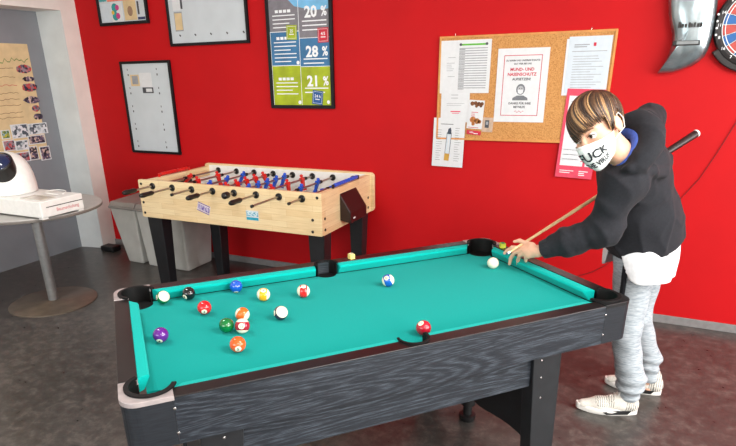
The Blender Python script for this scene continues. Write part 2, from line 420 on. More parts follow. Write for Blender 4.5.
# corner caps, posts and pockets
a_in = arc(PC, PC, PR+.004, -32, -238, 20)
cap = arc(.05, .05, .05, 180, 270, 8)+[(.141, 0), (.141, RW)]+a_in+[(RW, .132), (0, .132)]
post = arc(.05, .05, .049, 180, 270, 8)+[(.138, .001), (.138, .02), (.06, .02)]+arc(.05, .05, .03, 270, 180, 6)[1:]+[(.02, .128), (.001, .128)]
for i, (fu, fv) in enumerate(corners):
    MB().prism(mir(cap, fu, fv), RT-.012, RT+.003).build('corner_cap', 'cap' if i != 1 else 'rubber', pool, bevel=.003)  # near-right cap is black: a dark reflection put into its colour
    MB().prism(mir(post, fu, fv), AB, RT-.012).build('corner_post', 'post', pool)
    p = MB()
    cu, cv = (PL-PC if fu else PC), (PW-PC if fv else PC)
    p.lathe([(PR+.002, BED-.008), (PR+.002, BED-.09), (PR*.75, BED-.12), (0, BED-.12)], (cu, cv, 0), 28)
    # back wall of the pocket up to the rail and a raised crescent lip
    b0, b1 = -35, -235
    wall = arc(PC, PC, PR+.003, b0, b1, 22); inn = arc(PC, PC, PR, b0, b1, 22)
    p.prism(mir(wall+inn[::-1], fu, fv), BED-.02, RT+.004)
    p2 = arc(PC, PC, PR+.014, b0+20, b1-2, 26); q2 = arc(PC, PC, PR+.001, b0+20, b1-2, 26)
    p.prism(mir(p2+q2[::-1], fu, fv), RT+.0032, RT+.0095)
    p.build('pocket', 'pocket', pool, smooth=True)
for fv in (0, 1):
    p = MB(); cv = PW-SV if fv else SV
    p.lathe([(SR+.002, BED-.008), (SR+.002, BED-.09), (SR*.75, BED-.12), (0, BED-.12)], (SU, cv, 0), 28)
    wall = arc(SU, SV, SR+.003, 160, 380, 22); inn = arc(SU, SV, SR, 160, 380, 22)
    p.prism(mir(wall+inn[::-1], 0, fv), BED-.02, RT+.003)
    p2 = arc(SU, SV, SR+.009, 166, 374, 26); q2 = arc(SU, SV, SR+.001, 166, 374, 26)
    p.prism(mir(p2+q2[::-1], 0, fv), RT+.001, RT+.006)
    p.build('pocket', 'pocket', pool, smooth=True)
# aprons
MB().box((.139, .001, AB), (PL-.139, .02, RB)).build('apron', 'veneer', pool)
MB().box((.139, PW-.02, AB), (PL-.139, PW-.001, RB)).build('apron', 'veneer', pool)
MB().box((.001, .129, AB), (.02, PW-.129, RB)).build('apron', 'post', pool)
MB().box((PL-.02, .129, AB), (PL-.001, PW-.129, RB)).build('apron', 'post', pool)
MB().box((.15, .125, .655), (PL-.15, PW-.125, BED-.016)).build('body', 'black_panel', pool)
for fv in (0, 1):
    v0 = .03 if not fv else PW-.048
    MB().box((.30, v0, .52), (1.378, v0+.018, AB+.01)).build('lower_apron', 'veneer', pool)
# end leg frames: slanted boards joined by an arched panel with a centre foot
def su(z): return (.63-z)*.125
for fu in (0, 1):
    def G(u, v, z, fu=fu): return (u if fu else 1.6948-u, v, z)
    for v0 in (.015, PW-.075):
        q4 = lambda z: [G(1.374+(.63-z)*.07, v0, z), G(1.500+(.63-z)*.03, v0, z), G(1.500+(.63-z)*.03, v0+.06, z), G(1.374+(.63-z)*.07, v0+.06, z)]
        lo, hi = q4(0), q4(.655)
        MB().hexa(lo, hi).build('leg', 'black_panel', pool, bevel=.003)
    half = [(.076, .10), (.09, .15), (.12, .172), (.18, .19), (.24, .19), (.30, .183), (.36, .172), (.42, .158), (.478, .15)]
    out = half+[(PW-v, z) for v, z in half[-2::-1]]+[(PW-.076, .66), (.076, .66)]
    MB().prism(out, 0, .03, lambda v, z, h, G=G: G(1.425+h+su(z), v, z)).build('leg_panel', 'black_panel', pool)
    fc = G(1.435+su(.05), .59, 0)
    MB().lathe([(.034, 0), (.04, .012), (.04, .03), (.022, .034), (.022, .085), (.036, .09), (.036, .165)], (fc[0], fc[1], 0), 24).build('foot', 'rubber', pool, smooth=True)
for u, v, z in ((.1385, 0, .764), (.1388, 0, .685), (PL-.1395, 0, .766), (PL-.1395, 0, .686), (1.408, .0145, .628), (1.414, .0145, .556), (1.421, .0145, .47), (.262, .0145, .624), (.25, .0145, .552)):
    MB().lathe([(.0045, 0), (.0045, .0025), (.002, .0035), (0, .0035)], (u, v, z), 10, axis='y').build('screw', 'chrome', pool, smooth=True)

# ------------------------------------------------------------------ balls
BR = .027
CAMPOS = Vector((0, 0, CAM_H))
def ball(name, label, u, v, color, kind, axis, spot, num):
    """axis and spot: (right, up, towards the viewer) as the ball lies now"""
    c = TW(u, v, BED+BR+.0005)
    w3 = (CAMPOS-c).normalized(); rr = Vector((AR.x, AR.y, 0)).normalized(); rr = (rr-w3*rr.dot(w3)).normalized(); uu = w3.cross(rr)
    def wv(t): return (rr*t[0]+uu*t[1]+w3*t[2]).normalized()
    s = wv(spot); a = wv(axis)
    a = (a-s*a.dot(s)).normalized() if kind != 'cue' else a
    x = s; z = a; y = z.cross(x)
    def L(p): return x*p[0]+y*p[1]+z*p[2]
    m = MB(); prof = []
    n = 28
    lats = [-90+180*i/n for i in range(n+1)]
    if kind == 'stripe': lats = sorted(lats+[-33.0, 33.0])
    vs = [L((BR*math.cos(math.radians(t))*math.cos(2*PI*i/40), BR*math.cos(math.radians(t))*math.sin(2*PI*i/40), BR*math.sin(math.radians(t)))) for t in lats for i in range(40)]
    fs = []; mi = []
    for j in range(len(lats)-1):
        mid = (lats[j]+lats[j+1])/2
        for i in range(40):
            fs.append((j*40+i, j*40+(i+1) % 40, (j+1)*40+(i+1) % 40, (j+1)*40+i))
            mi.append(1 if kind == 'stripe' and abs(mid) > 33 else 0)
    m.v = [tuple(p) for p in vs]; m.f = fs; m.m = mi
    cm = mat('ball_'+name, color, .08, var=.01, coat=.6)
    o = m.build('pool_ball' if kind != 'cue' else 'cue_ball', [cm, MT['ivory']], smooth=True, ang=2)
    o.location = c
    tag(o, label, 'ball', 'balls on the pool table')
    if num:
        q = MB()
        def onb(a_, b_, e=.0004):
            d = x*1.0+y*(a_)+z*(b_); return d.normalized()*(BR+e)
        ring = [(.42*math.cos(2*PI*i/24), .42*math.sin(2*PI*i/24)) for i in range(24)]
        q.add([onb(0, 0, .0003)]+[onb(p[0]*.55, p[1]*.55, .0003) for p in ring]+[onb(*p, .0003) for p in ring],
              [(0, 1+i, 1+(i+1) % 24) for i in range(24)]+[(1+i, 25+i, 25+(i+1) % 24, 1+(i+1) % 24) for i in range(24)], 0)
        letter(q, num, .58 if len(num) == 1 else .48, lambda a_, b_: onb(a_, b_-.19, .0006), 1)
        q.build('number_spot', ['ivory', 'letter'], o, recalc=False)
    return o
MT['ivory'] = mat('ivory_ball', (240, 232, 206), .1, var=.01, coat=.6)
ball('cue', 'plain ivory cue ball near the far right corner pocket beside the hand', 1.631, .643, (240, 232, 206), 'cue', (0, 1, .2), (0, 0, 1), '')
ball('green_stripe', 'white and green striped ball nearest the far left corner pocket', .182, .8412, (10, 110, 60), 'stripe', (.3, .3, .9), (-.95, 0, .316), '14')
ball('black', 'black eight ball second from the far left corner pocket', .284, .8408, (16, 16, 18), 'solid', (.2, .9, .3), (-.62, -.55, .56), '8')
ball('purple', 'purple ball alone near the left cushion', .143, .473, (92, 24, 130), 'solid', (0, .5, .8), (-.15, -.78, .5), '4')
ball('red', 'plain red ball between the black ball and the three-ball cluster', .32, .661, (214, 22, 30), 'solid', (0, .8, .6), (-.02, -.62, .75), '3')
ball('blue', 'plain blue ball against the far long cushion', .479, .8412, (24, 84, 190), 'solid', (0, .5, .8), (0, -.9, .3), '2')
ball('yellow_stripe', 'yellow and white striped ball right of the plain blue ball', .562, .7, (238, 168, 16), 'stripe', (1, .1, .3), (0, .62, .75), '9')
ball('orange_stripe', 'orange and white striped ball at the far side of the three-ball cluster', .44, .533, (238, 104, 32), 'stripe', (.6, .55, .55), (-.3, -.75, -.5), '13')
ball('green', 'plain green ball at the left of the three-ball cluster', .367, .458, (6, 108, 48), 'solid', (0, 1, 0), (-.3, -.8, -.5), '6')
ball('maroon_stripe', 'dark red and white striped ball with its number up in the three-ball cluster', .418, .43, (158, 16, 44), 'stripe', (0, 1, .15), (-.12, -.05, .98), '15')
ball('orange', 'plain orange ball nearest the near long rail, below the cluster', .373, .29, (240, 90, 30), 'solid', (0, .8, .5), (.05, -.6, .78), '5')
ball('red_stripe', 'bright red and white striped ball below the far side pocket', .722, .669, (222, 30, 32), 'stripe', (1, .15, .2), (.02, .72, .68), '11')
ball('purple_stripe', 'white ball with a dark purple stripe at mid table left of the near side pocket', .575, .486, (50, 22, 60), 'stripe', (.3, .25, .92), (-.95, 0, .31), '12')
ball('blue_stripe', 'blue and white striped ball alone right of the far side pocket', 1.091, .636, (26, 88, 180), 'stripe', (.75, .35, .35), (-.25, .42, .85), '10')
ball('maroon', 'plain dark red ball beside the near side pocket', .994, .15, (170, 18, 40), 'solid', (0, .6, .8), (-.35, .62, .68), '7')
for (u, v, rz, c, lab) in ((1.04, .925, .2, (226, 206, 120), 'small yellow chalk cube on the far rail right of the side pocket'), (1.775, .771, -.3, (196, 204, 60), 'small green-topped yellow chalk cube on the right rail behind the hand')):
    t = thing('chalk_cube', lab, 'chalk', TW(u, v, RT+.0005), PA+rz, 'chalk cubes on the rails')
    MB().box((-.0125, -.0125, 0), (.0125, .0125, .023)).build('label_wrap', mat('chalk_wrap', c, .6), t, bevel=.001)
    MB().lathe([(.0115, .023), (.0115, .025), (.006, .0235), (0, .023)], n=16).build('chalk_top', mat('chalk_green', (60, 140, 90) if u > 1.5 else (200, 190, 150), .9), t)

# ------------------------------------------------------------------ foosball table
FX, FY, FL, FW, FT, FB = -3.362, 3.2136, 1.5957, .8296, .881, .591
foos = thing('foosball_table', 'light wood foosball table with black legs standing along the red wall', 'foosball table', (FX, FY, 0))
def rrect(x0, z0, x1, z1, r):
    return arc(x0+r, z0+r, r, 180, 270, 6)+arc(x1-r, z0+r, r, 270, 360, 6)+arc(x1-r, z1-r, r, 0, 90, 6)+arc(x0+r, z1-r, r, 90, 180, 6)
MB().prism(rrect(0, FB, FL, FT, .012), 0, .026, lambda a, b, h: (a, h, b)).build('side_panel', 'beech', foos, bevel=.002)
MB().prism(rrect(-.01, FB, FL+.025, FT+.012, .03), FW-.026, FW, lambda a, b, h: (a, h, b)).build('side_panel', 'beech', foos, bevel=.002)
MB().box((.012, .026, FB), (.045, FW-.026, FT-.012)).build('end_panel', 'beech', foos)
MB().box((FL-.045, .026, FB), (FL-.003, FW-.026, FT-.004)).build('end_panel', 'beech', foos)
MB().box((.045, FW-.034, .70), (FL-.045, FW-.026, FT-.002)).build('inner_board', 'white_plastic', foos)
MB().box((.045, .026, .70), (FL-.045, .034, FT-.008)).build('inner_board', 'white_plastic', foos)
MB().box((.045, .026, .73), (FL-.045, FW-.026, .745)).build('playfield', 'playfield', foos)
MB().box((.045, .026, FB+.004), (FL-.045, FW-.026, FB+.016)).build('bottom_board', 'black_panel', foos)
for fx in (.045, FL-.075):
    MB().box((fx, .034, .745), (fx+.03, FW-.034, .79)).build('end_ramp', 'white_plastic', foos)
    MB().box((fx-.001, FW/2-.11, .746), (fx+.031, FW/2+.11, .805)).build('goal', 'black_plastic', foos, bevel=.004)
for (x0, x1, y0, y1, tb) in ((-.0, .145, .04, .15, .03), (1.46, 1.585, .04, .15, .02), (1.47, 1.585, .665, .775, .02), (.30, .41, .41, .52, .015)):
    MB().hexa([(x0+.01, y0+tb, 0), (x1-.03, y0+tb, 0), (x1-.03, y1, 0), (x0+.01, y1, 0)], [(x0, y0, FB+.004), (x1, y0, FB+.004), (x1, y1, FB+.004), (x0, y1, FB+.004)]).build('leg', 'black_panel', foos, bevel=.004)
XS = [.144, .337, .52, .711, .899, 1.085, 1.27, 1.45]; RZ = .839
def man(name, m, parent, y, ang):
    b = MB()
    b.tube([(0, y, .012), (0, y, .02)], .008, 8)
    b.sphere((0, y, .028), .011, 6)
    ring = lambda z, a, c: [(-a, y-c, z), (a, y-c, z), (a, y+c, z), (-a, y+c, z)]
    for z0, a0, c0, z1, a1, c1 in ((-.012, .010, .014, .016, .010, .017), (-.045, .007, .011, -.012, .009, .013), (-.07, .012, .011, -.045, .006, .010), (-.08, .013, .012, -.07, .013, .012)):
        b.hexa(ring(z0, a0, c0), ring(z1, a1, c1))
    b.v = [(p[0]*1.25, y+(p[1]-y)*1.25, p[2]*1.05) for p in b.v]; o = b.build(name, m, parent, bevel=.002); o.rotation_euler = (0, ang, 0)
spec = [('red_plastic', [.415], -.295, 1, .75), ('red_plastic', [.29, .54], -.324, 1, -.3), ('blue_plastic', [.2, .415, .63], -.203, 0, .5),
        ('red_plastic', [.17, .2925, .415, .5375, .66], -.277, 1, -.45), ('blue_plastic', [.17, .2925, .415, .5375, .66], -.118, 2, .35), ('red_plastic', [.2, .415, .63], -.301, 1, -.2),
        ('blue_plastic', [.29, .54], -.31, 0, .3), ('blue_plastic', [.415], -.16, 0, 1.2)]
for i, (x, (m, ys, tip, hd, ang)) in enumerate(zip(XS, spec)):
    rod = MB(); rod.tube([(0, tip+.05*(hd == 1), 0), (0, FW-.032, 0)], .0075, 12)
    ro = rod.build('rod', 'rod', foos, smooth=True); ro.location = (x, 0, RZ)
    for y in ys: man('player_figure', m, ro, y, ang)
    for y in (ys[0]-.05, ys[-1]+.05):
        MB().lathe([(.013, -.012), (.013, .012)], (0, y, 0), 14, axis='y').build('rod_bumper', 'rubber', ro, smooth=True)
    if hd == 1:
        MB().lathe([(.006, -.14), (.013, -.137), (.0165, -.12), (.015, -.09), (.0175, -.045), (.016, -.03), (.011, -.01), (.009, 0)][::-1] if False else [(.0, .0), (.012, .002), (.0175, .02), (.016, .06), (.0185, .095), (.015, .118), (.009, .128)], (0, tip+.128, 0), 16, axis='y').build('handle', 'black_plastic', ro, smooth=True).scale = (1, 1, 1)
    elif hd == 2:
        MB().lathe([(0, -.03), (.02, -.03), (.024, -.02), (.024, .012), (.02, .022), (.009, .03)], (0, tip+.02, 0), 18, axis='y').build('handle', 'black_plastic', ro, smooth=True)
    else:
        MB().lathe([(0, -.004), (.0105, -.003), (.0105, .012), (.008, .014)], (0, tip, 0), 12, axis='y').build('rod_cap', 'rubber', ro, smooth=True)
    for y, sg in ((0, -1), (FW-.034, -1)):
        MB().lathe([(.025, 0), (.025, .006), (.021, .011), (.012, .012), (.012, .018), (.008, .018)], (x, y, RZ), 22, axis='y').build('rod_bearing', 'black_plastic', foos, smooth=True)
for n, x, y0, y1, m, ks in (('score_counter', .03, .20, .55, 'red_plastic', 10), ('score_counter', FL-.02, .21, .61, 'blue_plastic', 10)):
    zc = FT+.008 if x < 1 else FT+.014
    o = MB().tube([(x, y0, zc), (x, y1, zc)], .004, 8).build(n, 'rod', foos, smooth=True)
    for k in range(ks):
        y = y0+.02+(y1-y0-.04)*(k+.5)/ks*(.92 if k < 6 else 1)
        MB().lathe([(.009, -.016), (.0135, -.013), (.0135, .013), (.009, .016)], (x, y, zc), 12, axis='y').build('bead', m, o, smooth=True)
    for y in (y0, y1): MB().box((x-.007, y-.007, zc-.024), (x+.007, y+.007, zc+.008)).build('bracket', 'black_plastic' if x > 1 else 'red_plastic', o)
yb = .27
bx = [(0, .832), (0, .64), (.085, .625), (.085, .70)]
MB().prism([(a, b) for a, b in bx][::-1], yb, yb+.27, lambda a, b, h: (FL-.003+a, h, b)).build('ball_return', mat('dark_brown_plastic', (38, 22, 22), .3), foos, bevel=.006)
MB().box((FL+.08, yb+.04, .652), (FL+.0845, yb+.07, .664)).build('ball_return_mark', 'paper', foos)
for (x, z) in ((.03, .849), (.028, .707), (.028, .625), (1.565, .852), (1.525, .70), (1.522, .619)):
    MB().lathe([(.010, 0), (.010, .003), (.006, .005), (0, .005)], (x, 0, z), 12, axis='y').build('screw', 'black_plastic', foos, smooth=True)
for (y, z) in ((.045, .705), (.045, .629), (.755, .709), (.755, .633)):
    MB().lathe([(.010, -.0), (.010, .003), (.006, .005), (0, .005)], (FL-.003, y, z), 12, axis='x').build('screw', 'black_plastic', foos, smooth=True)
def sticker(x, z, w_, h_, rot, base, bar, txt, parent):
    c_, s_ = math.cos(rot), math.sin(rot)
    P = lambda a, b, d=0: (x+a*c_-b*s_, -.0008-d, z+a*s_+b*c_)
    q = MB(); q.prism([(-w_/2, -h_/2), (w_/2, -h_/2), (w_/2, h_/2), (-w_/2, h_/2)], 0, .0006, lambda a, b, h: P(a, b, h-.0006))
    for l0, l1, mi in bar: q.add([P(-w_/2*.96, h_*l0, .0008), P(w_/2*.96, h_*l0, .0008), P(w_/2*.96, h_*l1, .0008), P(-w_/2*.96, h_*l1, .0008)], [(0, 1, 2, 3)], mi)
    for t, sz, yy, mi in txt: letter(q, t, sz, lambda a, b: P(a, b+yy, .0012), mi)
    q.build('sticker', base, parent, recalc=False)
MT['lilac'] = streak('lilac_print', [(.35, (92, 70, 150)), (.6, (206, 196, 216))], (60, 60, 30), 1.2, .5, 2); MT['violet'] = mat('violet_print', (96, 70, 150), .5); MT['tealmix'] = streak('teal_white_print', [(.38, (30, 150, 180)), (.58, (216, 232, 236))], (50, 50, 60), 1.2, .5, 2); MT['tealp'] = mat('teal_print', (30, 158, 186), .5); MT['ivory_st'] = mat('pale_sticker', (226, 214, 206), .5)
sticker(.612, .706, .115, .066, -.30, ['ivory_st', 'violet', 'lilac'], [(.40, .5, 1), (-.5, -.40, 1), (-.30, .30, 2)], [('WORLD', .03, .004, 0), ('SOCCER', .025, -.019, 0)][:0], foos)
sticker(1.04, .69, .104, .07, 0, ['paper', 'tealp', 'tealmix'], [(-.48, -.2, 1), (-.1, .40, 2)], [], foos)

# ------------------------------------------------------------------ bins
for lab, xt0, xt1, xb0, xb1, yt, yb_ in (('narrow light grey bin nearest the white door frame', -4.19, -3.885, -4.08, -3.90, 3.62, 3.645), ('wider light grey bin under the left end of the foosball table', -3.865, -3.34, -3.82, -3.36, 3.61, 3.63)):
    t = thing('trash_bin', lab, 'bin', ((xt0+xt1)/2, 3.83, 0), 0, 'grey bins by the red wall')
    ox, oy = (xt0+xt1)/2, 3.83
    e = .035 if xt1-xt0 < .4 else .02
    b = MB().hexa([(xb0-ox, yb_-oy, 0), (xb1-ox, yb_-oy, 0), (xb1-ox, 3.96-oy, 0), (xb0-ox, 3.96-oy, 0)], [(xt0-ox, yt-oy, .515), (xt1-ox, yt-oy, .515), (xt1-ox, 4.01-oy, .515), (xt0-ox, 4.01-oy, .515)])
    b.build('bin_body', 'grey_plastic', t, bevel=.014)
    MB().box((xt0-ox-.008, yt-oy-.008, .505), (xt1-ox+.004, 4.02-oy, .525)).build('rim', 'lid_plastic', t, bevel=.006)
    MB().hexa([(xt0-ox-.006, yt-oy-.006, .525), (xt1-ox+.002, yt-oy-.006, .525), (xt1-ox+.002, 4.015-oy, .525), (xt0-ox-.006, 4.015-oy, .525)],
              [(xt0-ox, yt-oy+.02, .565), (xt1-ox-.004, yt-oy+.02, .565), (xt1-ox-.004, 4.01-oy, .58), (xt0-ox, 4.01-oy, .58)]).build('lid', 'lid_plastic', t, bevel=.01)

# ------------------------------------------------------------------ round table with devices
RTX, RTY = -3.855, 2.66
rt = thing('round_table', 'round grey bistro table on a metal column at the left beside the grey door', 'table', (RTX, RTY, 0))
MB().lathe([(0, .722), (.455, .722), (.468, .728), (.468, .744), (.462, .75), (0, .75)], n=64).build('table_top', ['table_grey'], rt, smooth=True)
MB().lathe([(.469, .7275), (.4695, .73), (.4695, .742), (.469, .7445)], n=64).build('edge_band', 'table_edge', rt, smooth=True)
MB().lathe([(.036, .012), (.036, .70)], n=28).build('column', 'alu', rt, smooth=True)
MB().lathe([(.10, .70), (.10, .722)], n=28).build('mounting_plate', 'alu', rt, smooth=True)
MB().lathe([(.312, 0), (.312, .006), (.302, .012), (.05, .016), (.04, .022), (0, .022)], n=64).build('base_plate', 'base_metal', rt, smooth=True)
MB().lathe([(.006, 0), (.006, .003), (0, .003)], (.0, -.036, .63), 10, axis='y').build('screw', 'black_plastic', rt)
TZ = .7505
bx0, bx1, by0, by1 = -4.13, -3.385, 2.385, 2.715
ob = thing('electronics_box', 'flat white box with a dark slit and red lettering on the round grey table', 'device', ((bx0+bx1)/2, (by0+by1)/2, TZ))
hw, hd = (bx1-bx0)/2, (by1-by0)/2
MB().box((-hw, -hd, .010), (hw, hd, .118)).build('housing', 'white_plastic', ob, bevel=.006)
for sx in (-1, 1):
    for sy in (-1, 1): MB().box((sx*(hw-.025)-.02, sy*(hd-.025)-.02, 0), (sx*(hw-.025)+.02, sy*(hd-.025)+.02, .011)).build('foot', 'white_plastic', ob)
MB().box((hw-.002, -hd+.04, .073), (hw+.0006, hd-.004, .0785)).build('slit', 'black_plastic', ob)
q = MB(); letter(q, 'Baumschulung', .031, lambda a, b: (hw+.001, a+.035, b+.038), 0)
MT['rose'] = mat('faded_red_lettering', (206, 128, 132), .5)
q.build('lettering', 'rose', ob, recalc=False)
MB().box((-hw+.03, -hd+.012, .118), (-.06, -hd+.05, .121)).build('tray', mat('translucent_tray', (206, 210, 206), .2), ob, bevel=.001)
cab = MB().tube([(-3.53+.09*math.cos(t)*(.6+.4*t/6), 2.63+.06*math.sin(t), TZ+.1215+.014*abs(math.sin(t*.5))) for t in [i*.28 for i in range(21)]], .0028, 8).build('cable', 'white_plastic', smooth=True)
tag(cab, 'thin white cable looped on top of the flat white box', 'cable')
sh = MB().box((-3.64, 2.43, TZ+.1185), (-3.43, 2.545, TZ+.1205)).build('plastic_sleeve', mat('grey_beige_sleeve', (188, 184, 172), .25, var=.15, scale=18))
tag(sh, 'small greyish sleeve lying on top of the flat white box', 'sleeve')
dm = thing('dome_device', 'rounded white device with a dark blue lens on the flat white box', 'device', (-3.885, 2.55, TZ+.1195))
MB().lathe([(0, 0), (.160, 0), (.166, .008), (.165, .06), (.158, .12), (.146, .17), (.125, .215), (.095, .25), (.06, .27), (.03, .278), (0, .28)], n=48).build('shell', 'white_plastic', dm, smooth=True)
q = MB(); aim = Vector((.30, -.50, .80)).normalized(); cc = Vector((.075, -.085, .178))
tx = aim.cross(Vector((0, 0, 1))).normalized(); ty = tx.cross(aim)
vs = []; pr = [(.085, -.06), (.095, .045), (.095, .062), (.087, .069), (.082, .066)]
def ringm(prof, name, m):
    b = MB(); n = 40; vs = []
    for r_, h_ in prof: vs += [cc+(tx*math.cos(2*PI*i/n)+ty*math.sin(2*PI*i/n))*r_+aim*h_ for i in range(n)]
    fs = [(j*n+i, j*n+(i+1) % n, (j+1)*n+(i+1) % n, (j+1)*n+i) for j in range(len(prof)-1) for i in range(n)]
    b.add(vs, fs); b.build(name, m, dm, smooth=True)
ringm(pr, 'lens_ring', 'black_plastic'); ringm([(.083, .064), (.07, .078), (.05, .090), (.02, .096), (.0005, .0965)], 'lens', 'glass_dark')

# ------------------------------------------------------------------ kraft poster on the grey door
kx = XL-REC
po = thing('kraft_poster', 'brown paper poster with handwriting and glued photos on the grey door', 'poster', (kx, 0, 0))
MB().add([(.003, 2.62, .918), (.003, 3.67, .916), (.003, 3.681, 1.901), (.003, 2.60, 1.901), (.0, 2.62, .918), (.0, 3.67, .916), (.0, 3.681, 1.901), (.0, 2.60, 1.901)],
         [(0, 1, 2, 3), (7, 6, 5, 4), (0, 4, 5, 1), (1, 5, 6, 2), (2, 6, 7, 3), (3, 7, 4, 0)]).build('sheet', 'kraft', po)
pm = [photo_mat('photo_print_%s' % n, st, sc) for n, st, sc in (('crowd', [(.2, (40, 40, 60)), (.5, (150, 140, 150)), (.8, (190, 60, 60))], 55), ('room', [(.2, (70, 80, 90)), (.5, (190, 200, 205)), (.8, (220, 220, 225))], 45), ('dark', [(.2, (28, 28, 42)), (.55, (96, 84, 110)), (.85, (205, 180, 165))], 50), ('garden', [(.2, (70, 110, 60)), (.5, (200, 190, 70)), (.85, (120, 170, 200))], 50))]
PH = [[3.516,3.68,1.737,1.655],[3.562,3.689,1.638,1.588],[3.535,3.702,1.58,1.504],[3.529,3.696,1.47,1.402],[3.589,3.679,1.392,1.332],[3.592,3.692,1.322,1.261],[3.351,3.512,1.241,1.123],[3.517,3.708,1.236,1.14],[3.254,3.335,1.203,1.128],[3.494,3.664,1.133,1.054],[3.248,3.358,1.117,1.025],[3.359,3.483,1.104,1.019],[3.343,3.477,1.001,.915],[3.475,3.564,1.04,.918],[3.584,3.687,1.027,.902]]
for i, (y0, y1, z1, z0) in enumerate(PH):
    q = MB(); e = .006+.0016*(i % 4)
    if i < 6:      # cut-out shapes
        n = 14; c = ((y0+y1)/2, (z0+z1)/2)
        pl = [(c[0]+(y1-y0)/2*(.82+.2*random.random())*math.cos(2*PI*k/n), c[1]+(z1-z0)/2*(.82+.2*random.random())*math.sin(2*PI*k/n)) for k in range(n)]
        q.prism(pl, .0031, e, lambda a, b, h: (h, a, b))
        q.build('cut_out_photo', [pm[(0, 2)[i % 2]]], po)
    else:
        q.box((.0031, y0, z0), (e, y1, z1), 0)
        q.box((e, y0+.007, z0+.007), (e+.0004, y1-.007, z1-.007), 1)
        q.build('photo', ['paper', pm[(1, 1, 3, 2, 0, 1, 0, 2, 2)[i-6]]], po)
rr_ = random.Random(3)
def scrib(y0, y1, z, h, m, th=.005):
    n = int((y1-y0)/.022); pts = [(.0045, y0+(y1-y0)*k/n, z+rr_.uniform(-h, h)) for k in range(n+1)]
    vs = [(a, b, c-th/2) for a, b, c in pts]+[(a, b, c+th/2) for a, b, c in pts]
    MB().add(vs, [(k, k+1, n+2+k, n+1+k) for k in range(n)]).build('handwritten_line', m, po, recalc=False)
scrib(3.28, 3.66, 1.765, .022, 'ink_green', .007); scrib(2.75, 3.2, 1.77, .025, 'ink_green', .008)
for k, z in enumerate((1.70, 1.63, 1.565, 1.50, 1.45, 1.40, 1.34, 1.30)): scrib(3.2+rr_.uniform(0, .14), 3.5, z, .006, 'ink_red' if k == 2 else 'ink_brown', .004)
for z in (1.68, 1.6, 1.5, 1.42, 1.34, 1.2, 1.1): scrib(2.72, 3.15, z, .006, 'ink_brown', .004)
#PART3
# ------------------------------------------------------------------ wall pieces (x along the wall, z up, -y out into the room)
def framed(name, label, x0, x1, z0, z1, fr, sheet, dep=.022, group='framed sheets on the red wall'):
    t = thing(name, label, 'picture frame', ((x0+x1)/2, D, (z0+z1)/2), 0, group)
    w_, h_ = (x1-x0)/2, (z1-z0)/2
    q = MB()
    q.box((-w_, -dep, -h_), (w_, -.001, -h_+fr)); q.box((-w_, -dep, h_-fr), (w_, -.001, h_))
    q.box((-w_, -dep, -h_+fr), (-w_+fr, -.001, h_-fr)); q.box((w_-fr, -dep, -h_+fr), (w_, -.001, h_-fr))
    q.build('frame', 'black_frame', t, bevel=.002)
    MB().box((-w_+fr-.001, -.012, -h_+fr-.001), (w_-fr+.001, -.002, h_-fr+.001)).build('sheet', sheet, t)
    return t, w_-fr, h_-fr
def quad(q, x0, x1, z0, z1, d, mi): q.add([(x0, d, z0), (x1, d, z0), (x1, d, z1), (x0, d, z1)], [(0, 1, 2, 3)], mi)
# A: collage frame, top left
t, w_, h_ = framed('picture_frame', 'black frame with a colourful collage, leftmost at the top of the red wall', -4.385, -3.815, 2.036, 2.76, .024, 'grey_paper')
for i, (x0, x1, z0, z1, c) in enumerate(((-.25, -.13, -.33, -.19, 'paper_blue'), (-.13, .0, -.335, -.18, 'paper'), (.02, .16, -.33, -.17, 'kraft'), (.165, .255, -.31, -.18, 'grey_paper'), (-.16, .17, -.175, .05, 'sal'), (-.255, -.17, -.17, .1, 'teal_i'), (.18, .25, -.165, .1, 'ink_light'))):
    if c == 'sal': c = mat('salmon_print', (226, 128, 104), .6, var=.2, scale=40)
    if c == 'teal_i': c = mat('teal_print_2', (70, 160, 165), .6, var=.3, scale=40)
    MB().box((x0, -.014, z0), (x1, -.0121, z1)).build('collage_picture', c, t)
q = MB()
for cx, cz, r_, mi in ((-.085, -.225, .035, 0), (-.085, -.29, .035, 0), (-.055, -.225, .022, 1), (-.055, -.29, .024, 1), (-.11, -.262, .016, 2)):
    q.prism([(cx+r_*math.cos(k*PI/8), cz+r_*math.sin(k*PI/8)) for k in range(16)], .0141, .0148+.0002*mi, lambda a, b, h: (a, -h, b), mi)
q.build('printed_figure', [mat('teal_shape', (40, 150, 150), .6), mat('magenta_shape', (190, 60, 130), .6), mat('yellow_shape', (220, 180, 60), .6)], t)
for pl, m in (([(.09+.03*math.cos(k*PI/5), -.26+.04*math.sin(k*PI/5)) for k in range(10)], mat('tan_shape', (150, 120, 96), .6)), ([(.175, -.29), (.195, -.29), (.195, -.19), (.175, -.19)], 'ink'), ([(.17, -.33), (.25, -.33), (.25, -.31), (.17, -.31)], mat('navy_shape', (40, 50, 90), .6))):
    MB().prism(pl, .0139, .0149, lambda a, b, h: (a, -h, b)).build('printed_figure', m, t)
